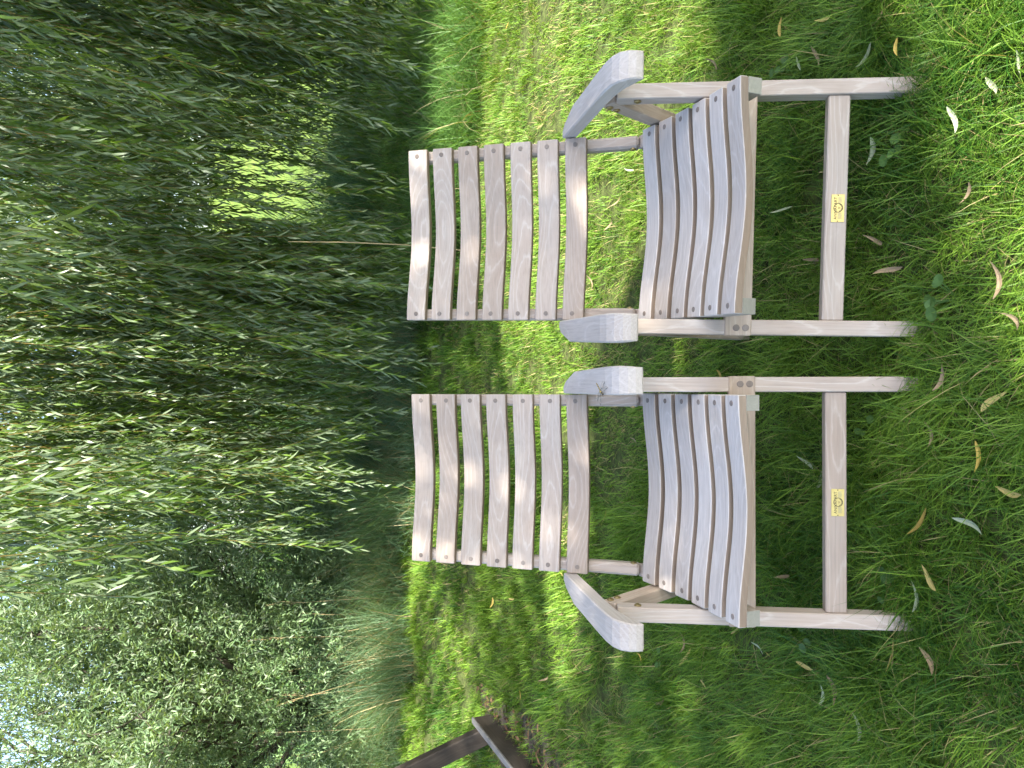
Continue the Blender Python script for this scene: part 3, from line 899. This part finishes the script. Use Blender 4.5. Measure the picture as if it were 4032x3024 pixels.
spots = [(-2.05, 7.0), (-2.25, 7.15), (-2.42, 7.0), (-2.58, 7.2), (-2.75, 6.95), (-2.95, 7.1), (-3.05, 7.3), (-3.3, 7.0), (-3.5, 7.2), (-2.65, 7.4), (-3.75, 7.1), (-2.2, 7.5)]
for i, (x, y) in enumerate(spots):
    t = empty('grass_stalk', (x, y, 0), random.uniform(-0.4, 0.4))
    rk = sorted(q[0] / q[1] for q in spots).index(x / y)
    tag(t, 'dry seed stalk in the long grass, %s counted from the timber post side' % ('first second third fourth fifth sixth seventh eighth ninth tenth eleventh twelfth'.split()[rk]), 'grass stalk', 'dry seed stalks in the long grass')
    st, hd = STK[i % 5]
    link(bpy.data.objects.new('stem', st), t); link(bpy.data.objects.new('seed_head', hd), t)
    t.scale = (1, 1, random.uniform(0.85, 1.1))

mb = MB(); mb.tube([(0, 0, -0.02), (0.012, 0, 0.4), (0.006, 0.01, 0.8), (-0.015, 0.01, 1.17)], [0.0042, 0.004, 0.0035, 0.002], 6)
o = mb.obj('bare_stem', M_STRAW); o.location = (0.93, 4.95, 0)
tag(o, "thin pale bare stem standing upright behind the plain chair's backrest", 'stem')

# ------------------------------------------------------------------ fallen leaves and weeds on the lawn
MARKS = [("the dragonfly chair's outer front foot", (-0.55, 1.23)), ("the dragonfly chair's inner front foot", (-0.01, 1.23)),
         ("the plain chair's inner front foot", (0.11, 1.23)), ("the plain chair's outer front foot", (0.65, 1.21)),
         ("the dark timber post", (-2.1, 4.25)), ("the dragonfly chair's backrest", (-0.3, 2.15)), ("the plain chair's backrest", (0.45, 2.15))]
ORD = ['closest', 'second closest', 'third closest', 'fourth closest', 'fifth closest', 'sixth closest', 'seventh closest', 'eighth closest', 'ninth closest', 'tenth closest', 'eleventh closest', 'twelfth closest']
def rank_labels(objs, what):
    """single each one out by the landmark it lies nearest to and its rank there"""
    by = {}
    for o in objs:
        d = [((o.location.x - q[0]) ** 2 + (o.location.y - q[1]) ** 2, nm) for nm, q in MARKS]
        dd, nm = min(d); by.setdefault(nm, []).append((dd, o.name, o))
    for nm, lst in by.items():
        for k, (dd, _, o) in enumerate(sorted(lst)): o['label'] = '%s, %s to %s' % (what, ORD[min(k, 11)], nm)
FY = [(0.999, 1.682), (0.941, 1.515), (-1.008, 2.065), (-0.792, 1.753), (-0.161, 1.093), (-0.224, 1.034), (-0.645, 1.299), (-1.067, 2.483), (-0.577, 2.77), (-0.045, 1.054), (-0.771, 1.584), (-0.094, 1.863), (-0.32, 1.231), (-0.437, 1.201), (-0.949, 2.16), (-1.733, 3.799), (-1.359, 4.295), (-0.918, 3.203), (-3.36, 6.5)]
FG = [(0.864, 1.608), (0.593, 1.061), (0.552, 1.148), (0.554, 1.371), (0.475, 1.68), (-0.22, 1.578), (-0.309, 1.119), (-0.786, 1.774), (-0.822, 1.525), (0.833, 2.559), (0.796, 1.385), (0.628, 1.009), (-0.489, 1.243), (0.615, 1.459)]
FB = [(0.878, 1.344), (1.019, 1.985), (0.732, 2.675), (0.851, 1.531), (0.337, 1.356), (0.386, 1.116), (0.199, 1.059), (0.002, 1.18), (-0.552, 1.657), (0.255, 1.322), (0.645, 2.715), (0.545, 1.506), (-0.082, 1.263), (0.111, 1.016), (-0.598, 1.734), (-0.901, 2.161), (-0.768, 3.022)]
for _ in range(26):
    y = random.uniform(1.2, 4.5); x = random.uniform(-0.5 - 0.35 * y, 0.5 + 0.4 * y)
    (FY, FB, FB, FG)[_ % 4].append((round(x, 3), round(y, 3)))
def fallen_mesh(seed, curl):
    r = random.Random(seed); mb = MB(); L = r.uniform(0.065, 0.095); W = r.uniform(0.011, 0.016); n = 8; rows = []
    for i in range(n + 1):
        t = i / n; w = W * 0.5 * math.sin(math.pi * min(1, t ** 0.8 * 0.97 + 0.03)) ** 0.8
        x = L * (t - 0.5); y = 0.010 * math.sin(t * 3 + seed); z = curl * 0.02 * (t - 0.45) ** 2 * 4 + 0.002
        rows.append([(x, y - w, z + w * 0.35), (x, y, z), (x, y + w, z + w * 0.35)])
    V = [p for q in rows for p in q]; F = []
    for i in range(n):
        for j in range(2): F.append((3 * i + j, 3 * i + j + 1, 3 * i + j + 4, 3 * i + j + 3))
    mb.add(V, F)
    return mb
FMAT = [leafy('fallen_leaf_yellow', (0.42, 0.31, 0.075), under=(0.45, 0.36, 0.13), trans=0.25, rough=0.6, attr=False),
        leafy('fallen_leaf_pale_green', (0.24, 0.30, 0.16), under=(0.32, 0.36, 0.23), trans=0.25, rough=0.55, attr=False),
        leafy('fallen_leaf_brown', (0.21, 0.135, 0.070), under=(0.27, 0.20, 0.12), trans=0.2, rough=0.7, attr=False)]
FM = {(c, k): fallen_mesh(10 * c + k, (0.3, 0.5, 1.2)[c]).mesh('fallen_leaf', FMAT[c]) for c in range(3) for k in range(4)}
FLAB = ('yellow fallen willow leaf', 'pale green fallen willow leaf', 'curled brown fallen willow leaf')
FOBJ = [[], [], []]
FGRP = ('yellow fallen leaves', 'pale green fallen leaves', 'brown fallen leaves')
for c, lst in enumerate((FY, FG, FB)):
    for i, (x, y) in enumerate(lst):
        if (c, i) in {(0, 11), (0, 18), (0, 20), (0, 21), (1, 13), (1, 14), (1, 15), (1, 19), (2, 16), (2, 26), (2, 27)}: continue   # would lie out of sight
        o = link(bpy.data.objects.new('fallen_leaf', FM[(c, i % 4)]))
        o.location = (x * 0.965, y * 0.965, random.uniform(0.036, 0.055))
        o.rotation_euler = (random.gauss(0, 0.35), random.gauss(0, 0.25), random.random() * 6.28)
        o.scale = (random.uniform(0.6, 0.9),) * 3
        tag(o, FLAB[c], 'leaf', FGRP[c]); FOBJ[c].append(o)
for c in range(3): rank_labels(FOBJ[c], FLAB[c])

def weed_mesh(seed):
    r = random.Random(seed); mb = MB()
    for k in range(r.randint(3, 6)):
        a = r.random() * 6.28; R = r.uniform(0.007, 0.013); d = r.uniform(0.012, 0.032); z = r.uniform(0.03, 0.055)
        c = Vector((math.cos(a) * d, math.sin(a) * d, z)); t = r.uniform(-0.35, 0.35)
        V = [c] + [c + Vector((math.cos(b_) * R, math.sin(b_) * R * 0.9, math.cos(b_ - a) * R * t + 0.002)) for b_ in [6.283 * j / 12 for j in range(12)]]
        mb.add(V, [(0, 1 + j, 1 + (j + 1) % 12) for j in range(12)])
        mb.tube([(0, 0, 0), c * 0.6, c], 0.0012, 4)
    return mb
M_WEED = leafy('weed_leaf', (0.085, 0.17, 0.05), trans=0.35, attr=False)
WOBJ = []
WM = [weed_mesh(s).mesh('weed', M_WEED) for s in range(4)]
for i, (x, y) in enumerate([(0.175, 1.168), (0.546, 1.302), (-0.118, 1.389), (-0.482, 1.327), (-0.689, 1.596), (0.898, 1.682), (-1.017, 2.321)]):
    o = link(bpy.data.objects.new('weed', WM[i % 4])); o.location = (x * 0.97, y * 0.97, 0); o.rotation_euler = (0, 0, random.random() * 6.28)
    o.scale = (random.uniform(0.9, 1.4),) * 3
    tag(o, 'low round-leaved weed', 'weed', 'round-leaved weeds in the lawn'); WOBJ.append(o)
rank_labels(WOBJ, 'low round-leaved weed in the lawn')

# ------------------------------------------------------------------ weeping willow: hanging branches
W1 = (0.042, 0.095, 0.013); W2 = (0.135, 0.225, 0.036)
def strand_mesh(L, seed, c1=W1, c2=W2, leaf=(0.065, 0.115), side=True):
    """a whip of twig hanging from the origin, alternate narrow leaves and side twigs"""
    r = np.random.default_rng(seed)
    def curve(p0, length, drift, n):
        t = np.linspace(0, 1, n)
        ph = r.random(4) * 6.28
        x = p0[0] + drift[0] * t ** 1.3 + 0.03 * np.sin(t * 5 + ph[0]) * t * length * 0.4
        y = p0[1] + drift[1] * t ** 1.3 + 0.03 * np.sin(t * 4 + ph[1]) * t * length * 0.4
        z = p0[2] - length * t
        return np.stack([x, y, z], 1)
    axes = []
    main = curve((0, 0, 0), L, r.normal(0, 0.06, 2) * L, 24)
    axes.append((main, 0.0042, 0.0014))
    if side:
        for k in range(int(2.6 * L)):
            i = r.integers(1, 19); p = main[i]
            l = min(r.uniform(0.3, 0.9), L + p[2])
            axes.append((curve(p, l, r.normal(0, 0.13, 2), 12), 0.0015, 0.0006))
    P, D = [], []
    mb = MB()
    for A, r0, r1 in axes:
        mb.tube([tuple(q) for q in A[::3]], list(np.linspace(r0, r1, len(A[::3]))), 3, False)
        seg = np.linalg.norm(np.diff(A, axis=0), axis=1); cum = np.concatenate([[0], np.cumsum(seg)])
        s = np.arange(0.03, cum[-1], 0.023); s = s + r.normal(0, 0.004, len(s))
        pts = np.stack([np.interp(s, cum, A[:, j]) for j in range(3)], 1)
        a = np.arange(len(s)) * 2.4 + r.random() * 6 + r.normal(0, 0.5, len(s))
        sp = r.uniform(0.15, 0.60, len(s))
        P.append(pts); D.append(np.stack([np.cos(a) * sp, np.sin(a) * sp, -np.ones(len(s))], 1))
    P = np.concatenate(P); D = np.concatenate(D); n = len(P)
    a = r.random(n) * 6.28
    Nn = np.stack([np.cos(a), np.sin(a), r.uniform(0.0, 0.8, n)], 1)
    V, l, t = leaf_arrays(P, D, Nn, r.uniform(*leaf, n), r.uniform(0.010, 0.017, n), r.uniform(0.0, 0.3), 0.2)
    c = tints(n, 6, c1, c2, 0.15, r)
    # stem
    SV = np.array([tuple(p) for p in mb.v]); Sl = np.concatenate([np.array(f) for f in mb.f]); St = np.array([len(f) for f in mb.f])
    sc_ = np.tile(np.array([[0.24, 0.185, 0.05, 1]]), (len(SV), 1))
    return build_leaves('hanging_branch', [(V, l, t, c), (SV, Sl, St, sc_)], M_WILLOW)
LENS = (1.3, 1.8, 2.4, 3.0, 3.6)
_sid = [0]
def new_strand(L, **kw):
    _sid[0] += 1
    return strand_mesh(L, 5000 + _sid[0], **kw)

def hang(parent, x, y, zbot, ztop_min=3.4, tilt=(0, 0), pool=None):
    """hang one branch so that its tip ends at (x, y, zbot)"""
    need = ztop_min - zbot
    if pool is None:
        L = next((q for q in LENS if q >= need), LENS[-1]); me = new_strand(L)
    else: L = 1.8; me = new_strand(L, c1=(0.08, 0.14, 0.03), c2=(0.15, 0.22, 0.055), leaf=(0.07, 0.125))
    o = bpy.data.objects.new('hanging_branch', me); link(o, parent)
    s = random.uniform(0.92, 1.08)
    o.location = Vector((x - tilt[0] * L, y - tilt[1] * L, zbot + L * s)) - parent.location
    o.rotation_euler = (-tilt[1] + random.gauss(0, 0.03), tilt[0] * -1 + random.gauss(0, 0.03), random.random() * 6.28)
    o.rotation_euler = (random.gauss(0, 0.035), -tilt[0] + random.gauss(0, 0.03), 0)
    o.rotation_mode = 'XYZ'
    o.scale = (random.choice((-1, 1)) * s, random.choice((-1, 1)) * s, s)
    return o

def limb(parent, pts, r0, r1, mat, name='limb'):
    mb = MB(); n = len(pts)
    mb.tube([tuple(Vector(p) - parent.location) for p in pts], list(np.linspace(r0, r1, n)), 9)
    return mb.obj(name, mat, parent, True)

WIL = empty('weeping_willow', (5.4, 8.6, 0))
tag(WIL, 'weeping willow with a dense dark curtain of hanging branches behind the chairs', 'willow tree')
limb(WIL, [(5.4, 8.6, -0.1), (5.42, 8.62, 0.25), (5.35, 8.6, 1.2), (5.45, 8.65, 2.3), (5.4, 8.6, 3.4)], 0.44, 0.27, M_BARK, 'trunk')
for a, R, h in ((-2.75, 6.6, 5.4), (-2.5, 6.0, 5.2), (-2.15, 5.0, 5.1), (-1.4, 4.0, 5.1), (-3.05, 6.8, 5.5), (2.7, 6.2, 5.6), (1.2, 3.4, 5.3), (0.2, 3.2, 5.2)):
    d = Vector((math.cos(a), math.sin(a), 0)); o = Vector((5.4, 8.6, 3.2))
    limb(WIL, [o, o + d * R * 0.25 + Vector((0, 0, (h - 3.2) * 0.6)), o + d * R * 0.55 + Vector((0, 0, (h - 3.2))), o + d * R * 0.85 + Vector((0, 0, h - 3.3)), o + d * R + Vector((0, 0, h - 3.9))], 0.17, 0.035, M_BARK)

nh = 0
for k in range(150):           # right-hand curtain, close behind the long grass
    x = random.uniform(0.45, 3.9); y = 5.25 - 0.12 * (x - 1.0) + random.uniform(-0.25, 0.75)
    zb = random.uniform(0.05, 0.5)
    q = x / y
    if 0.215 < q < 0.325: zb = random.uniform(0.8, 1.7) if random.random() < 0.8 else random.uniform(0.3, 0.8)
    hang(WIL, x, y, zb, tilt=(-0.14 if x > 1.6 else -0.05, 0)); nh += 1
for k in range(105):           # middle of the curtain
    x = random.uniform(-1.05, 0.95); y = random.uniform(5.7, 6.9)
    zb = random.uniform(0.05, 0.5) + max(0, -(x + 0.2)) * 0.7
    hang(WIL, x, y, zb, tilt=(0.0, 0)); nh += 1
for k in range(45):
    x = random.uniform(-1.0, 1.0) if k < 20 else random.uniform(2.3, 3.6); y = random.uniform(5.8, 6.8) if k < 20 else random.uniform(5.0, 6.4); q = x / y
    zb = random.uniform(0.1, 0.6)
    if x < -0.4: zb = random.uniform(0.7, 1.4)
    hang(WIL, x, y, zb, 3.8); nh += 1
# the inner and far side of the crown: more of the same, past counting
def inner_crown():
    n = 950
    a = rng.random(n) * 6.28; R = np.sqrt(rng.uniform(0.05, 1, n)) * 4.6
    px = 2.0 + R * np.cos(a) * 1.15; py = 9.0 + R * np.sin(a) * 0.75
    q = px / py
    keep = (py > 6.3) & (q > -0.16) & ~((px < 0.6) & (py > 7.0) & (rng.random(n) < 0.8)); px = px[keep]; py = py[keep]; q = q[keep]; n = len(px)
    px = np.concatenate([px, rng.uniform(-1.35, 1.2, 90)]); py = np.concatenate([py, rng.uniform(6.9, 8.3, 90)]); q = px / py; n = len(px)
    zt = rng.uniform(3.9, 4.8, n); zb = rng.uniform(0.3, 1.3, n)
    zb = np.where((q > 0.20) & (q < 0.32), rng.uniform(1.8, 2.8, n), zb)
    zb = np.where(q < -0.08, rng.uniform(1.3, 2.0, n), zb)
    zb[-90:] = rng.uniform(1.9, 2.6, 90)
    k = np.repeat(np.arange(n), 210); m = len(k); t = rng.random(m)
    sway = rng.normal(0, 0.10, (n, 2))
    P = np.stack([px[k] + sway[k, 0] * t + rng.normal(0, 0.06, m), py[k] + sway[k, 1] * t + rng.normal(0, 0.06, m), zt[k] + (zb - zt)[k] * t], 1)
    D = np.stack([rng.normal(0, 0.4, m), rng.normal(0, 0.4, m), -np.ones(m)], 1)
    V, l, tt = flat_leaf_arrays(P - np.array([5.4, 8.6, 0]), D, rng.normal(0, 1, (m, 3)), rng.uniform(0.07, 0.12, m), rng.uniform(0.011, 0.018, m))
    return build_leaves('crown', [(V, l, tt, tints(m, 4, W1, W2, 0.15))], M_WILLOW)
tag(link(bpy.data.objects.new('crown', inner_crown()), WIL), kind='stuff')

# ------------------------------------------------------------------ shrub willow on the left
SHR = empty('shrub_willow', (-3.55, 8.1, 0))
tag(SHR, 'bushy grey-green willow shrub with dark forked stems behind the tall dry grass', 'shrub')
rs = random.Random(5)
tips = []
def grow(p, d, L, r, depth, name):
    pts = [Vector(p)]; q = Vector(p); dd = Vector(d).normalized()
    for i in range(5):
        dd = (dd + Vector((rs.gauss(0, 0.10), rs.gauss(0, 0.10), 0.05))).normalized(); q = q + dd * L / 5; pts.append(q.copy())
    limb(SHR, pts, r, r * 0.5, M_SHRUBBARK, name)
    if depth <= 2:
        for i in range(2, 6): tips.append((pts[i].copy(), dd.copy()))
    if depth > 0:
        for k in range(4):
            i = rs.randint(2, 5)
            nd = (dd + Vector((rs.gauss(0, 0.55), rs.gauss(0, 0.5), rs.gauss(0.05, 0.35)))).normalized()
            grow(pts[i], nd, L * rs.uniform(0.5, 0.75), r * 0.5, depth - 1, 'branch')
limb(SHR, [(-3.55, 8.1, -0.1), (-3.57, 8.1, 0.4), (-3.52, 8.08, 0.85)], 0.12, 0.09, M_SHRUBBARK, 'trunk')
for d, L, r in (((-0.25, -0.1, 1), 2.0, 0.055), ((0.25, -0.1, 1.0), 2.3, 0.06), ((0.65, -0.25, 0.75), 1.9, 0.045), ((-0.75, 0.0, 0.75), 1.9, 0.045), ((0.1, 0.5, 1), 1.9, 0.05), ((0.85, 0.1, 0.35), 1.6, 0.035), ((-0.4, -0.4, 0.5), 1.4, 0.035), ((0.35, -0.5, 0.45), 1.4, 0.035)):
    grow((-3.52, 8.08, 0.75), d, L, r, 2, 'branch')
tp = np.array([tuple(t[0]) for t in tips]); td = np.array([tuple(t[1]) for t in tips])
def shrub_crown():
    # leafy sprays on the twigs and through the crown's volume
    ns = 4500
    u = unit(rng.normal(0, 1, (ns, 3))) * rng.random((ns, 1)) ** 0.45
    c = np.array([-3.05, 8.1, 2.15]) + u * np.array([2.7, 1.45, 2.3])
    i = rng.integers(0, len(tp), 900)
    low = np.stack([rng.uniform(-5.0, -1.3, 750), rng.uniform(7.3, 8.3, 750), rng.uniform(0.35, 1.45, 750)], 1)
    c = np.concatenate([c, tp[i] + rng.normal(0, 0.12, (900, 3)), low])
    hole = vnoise(c[:, 0], c[:, 2], 0.42) * 0.7 + 0.3 * vnoise(c[:, 1] + 4, c[:, 2], 0.5)
    c = c[(hole > 0.29) & (c[:, 2] > 0.3)]; ns = len(c)
    out = unit(c - np.array([-3.4, 8.3, 0.9])) + rng.normal(0, 0.35, (ns, 3)); out = unit(out)
    per = 30; k = np.repeat(np.arange(ns), per); m = len(k); t = rng.random(m)
    P = c[k] + out[k] * (t * 0.34)[:, None] + rng.normal(0, 0.035, (m, 3))
    D = out[k] * 0.7 + rng.normal(0, 0.55, (m, 3))
    V, l, tt = flat_leaf_arrays(P - np.array([-3.55, 8.1, 0]), D, rng.normal(0, 0.6, (m, 3)) + np.array([0.1, -0.3, 1]), rng.uniform(0.045, 0.085, m), rng.uniform(0.012, 0.020, m), 0.2)
    return build_leaves('crown', [(V, l, tt, tints(m, 4, (0.105, 0.190, 0.080), (0.235, 0.345, 0.165), 0.15))], M_SALLOW)
tag(link(bpy.data.objects.new('crown', shrub_crown()), SHR), kind='stuff')

# ------------------------------------------------------------------ far trees beyond the meadow
n = 36000
k = rng.integers(0, 40, n)
tx = np.linspace(-34, 34, 40) + rng.normal(0, 0.6, 40); ty = rng.uniform(36, 44, 40); th = np.where(tx > -13, rng.uniform(10.5, 15.5, 40), rng.uniform(6.0, 10.0, 40)); tr = rng.uniform(2, 3.4, 40)
u = unit(rng.normal(0, 1, (n, 3))) * (rng.random((n, 1)) ** 0.4) * (1 + 0.25 * rng.normal(0, 1, (n, 1)))
P = np.stack([tx[k] + u[:, 0] * tr[k], ty[k] + u[:, 1] * tr[k], np.maximum(0.1, th[k] * 0.5 + u[:, 2] * th[k] * 0.5)], 1)
V, l, t = flat_leaf_arrays(P, rng.normal(0, 1, (n, 3)), rng.normal(0, 1, (n, 3)), rng.uniform(0.4, 0.8, n), rng.uniform(0.2, 0.45, n))
fme = build_leaves('far_trees', [(V, l, t, tints(n, 4, (0.045, 0.075, 0.02), (0.10, 0.14, 0.04), 0.2))], M_LONGGRASS)
tag(link(bpy.data.objects.new('far_trees', fme)), kind='stuff')

# ------------------------------------------------------------------ big shade tree: unseen crown, sprays placed to cast the dapples
LIT = [[(2.6, 5.15), (1.645, 5.2), (0.783, 4.9), (0.5, 4.25), (0.127, 4.1), (-0.35, 3.85), (-0.30, 3.1), (0.05, 2.85), (0.30, 2.65), (0.52, 2.32), (0.72, 2.1), (0.98, 1.98), (2.5, 1.99)],
       [(0.02, 2.12), (0.17, 2.12), (0.17, 2.48), (0.02, 2.48)],
       [(-0.70, 3.50), (-1.5, 3.32), (-1.42, 3.05), (-0.60, 3.08)],
       [(-0.2, 2.89), (-0.62, 2.85), (-0.57, 2.52), (-0.15, 2.5)],
       [(0.86, 1.36), (0.80, 1.40), (0.663, 1.29), (0.443, 1.24), (0.157, 1.17), (-0.08, 1.06), (-0.15, -0.5), (2.2, -0.5), (2.2, 1.36)],
       [(-2.4, 6.4), (-1.9, 4.8), (-2.7, 4.8), (-3.8, 6.6)]]
def shade(gx, gy):
    """share of the sun the tree's foliage takes away over the ground point (gx, gy)"""
    P = np.stack([gx, gy], 1); f = np.full(len(P), 0.93)
    f[(gy > 4.3) & (gx > -0.9)] = 0.88
    f[(gy > 5.3) & (gx > -1.9) & (gx < -0.75)] = 0.2
    f[(gy > 4.7) & (gx <= -1.7)] = 0.12
    f[(gx < -0.9) & (gy > 1.2) & (gy <= 4.7)] = 0.7
    f[gy > 9.5] = 0.12
    for i, q in enumerate(LIT): f[in_poly(P, q)] = 0.02 if i < 5 else 0.3
    f[(gx > -0.62) & (gx < 0.12) & (gy > 2.35) & (gy < 3.0)] = 0.84
    f[(gx < -2.9) | (gx > 3.2) | (gy < -0.7) | (gy > 10.0)] = 0.04
    return f
SH = empty('shade_willow', (8.6, 3.4, 0))
tag(SH, 'willow whose near pale twigs hang in front of the darker willow curtain', 'willow tree')
limb(SH, [(8.6, 3.4, -0.1), (8.58, 3.4, 0.3), (8.5, 3.45, 1.8), (8.55, 3.4, 3.4), (8.4, 3.4, 4.9)], 0.5, 0.3, M_BARK, 'trunk')
for a, R in ((1.2, 4.2), (1.9, 4.6), (2.5, 5.6), (2.95, 6.6), (3.35, 7.4), (3.62, 6.8), (4.45, 8.0), (5.4, 3.8), (0.3, 3.5)):
    d = Vector((math.cos(a), math.sin(a), 0)); o = Vector((8.45, 3.4, 4.6))
    limb(SH, [o, o + d * R * 0.3 + Vector((0, 0, 1.3)), o + d * R * 0.65 + Vector((0, 0, 2.0)), o + d * R + Vector((0, 0, 1.5))], 0.12, 0.02, M_BARK)
n = 17000
px = rng.uniform(-4.5, 9.5, n); py = rng.uniform(-8.0, 8.0, n); pz = rng.uniform(5.0, 7.4, n)
gx = px - TO_SUN.x / TO_SUN.z * pz; gy = py - TO_SUN.y / TO_SUN.z * pz
f = shade(gx, gy)
hole = vnoise(gx, gy, 0.30) + 0.6 * vnoise(gx + 5, gy + 3, 0.13)
ok = (rng.random(n) < f) & (hole > 1.6 * (1 - f) * 0.55) & (((px - 3.2) / 8) ** 2 + ((py + 0.6) / 8) ** 2 < 1)
px, py, pz = px[ok], py[ok], pz[ok]
for n, x0, x1, y0, y1 in ((110, -1.35, 0.35, 1.35, 3.0), (170, 0.25, 1.7, 1.38, 1.98), (90, -0.9, 0.4, 1.12, 1.6), (50, 0.05, 0.6, 2.1, 2.65)):
    qx = rng.uniform(x0, x1, n); qy = rng.uniform(y0, y1, n); qz = rng.uniform(5.2, 7.2, n)
    px = np.concatenate([px, qx + TO_SUN.x / TO_SUN.z * qz]); py = np.concatenate([py, qy + TO_SUN.y / TO_SUN.z * qz]); pz = np.concatenate([pz, qz])
print('sprays', len(px))
m_ = 15
SPR = 0.17
P = np.repeat(np.stack([px, py, pz], 1), m_, 0) + rng.normal(0, SPR, (len(px) * m_, 3)) * np.array([1, 1, 0.6])
gx = P[:, 0] - TO_SUN.x / TO_SUN.z * P[:, 2]; gy = P[:, 1] - TO_SUN.y / TO_SUN.z * P[:, 2]
P = P[rng.random(len(P)) < np.clip(shade(gx, gy) * 1.15, 0, 1)]
n = len(P)
V, l, t = flat_leaf_arrays(P - np.array([8.6, 3.4, 0]), rng.normal(0, 0.6, (n, 3)) + np.array([0, 0, -0.5]), rng.normal(0, 0.5, (n, 3)) + np.array([0.45, -0.5, 0.7]), rng.uniform(0.10, 0.16, n), rng.uniform(0.035, 0.06, n), 0.1)
sme = build_leaves('crown', [(V, l, t, tints(n, 4, W1, W2, 0.15))], M_WILLOW)
tag(link(bpy.data.objects.new('crown', sme), SH), kind='stuff')
# its near twigs that hang into the view
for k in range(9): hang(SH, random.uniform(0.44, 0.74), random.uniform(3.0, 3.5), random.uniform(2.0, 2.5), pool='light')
for k in range(16): hang(SH, random.uniform(-0.95, -0.35), random.uniform(3.7, 4.5), random.uniform(1.6, 2.3), pool=None, ztop_min=3.6)
for k in range(14): hang(SH, random.uniform(0.9, 2.2), random.uniform(3.9, 4.5), random.uniform(1.5, 2.5), ztop_min=3.6, tilt=(-0.12, 0))
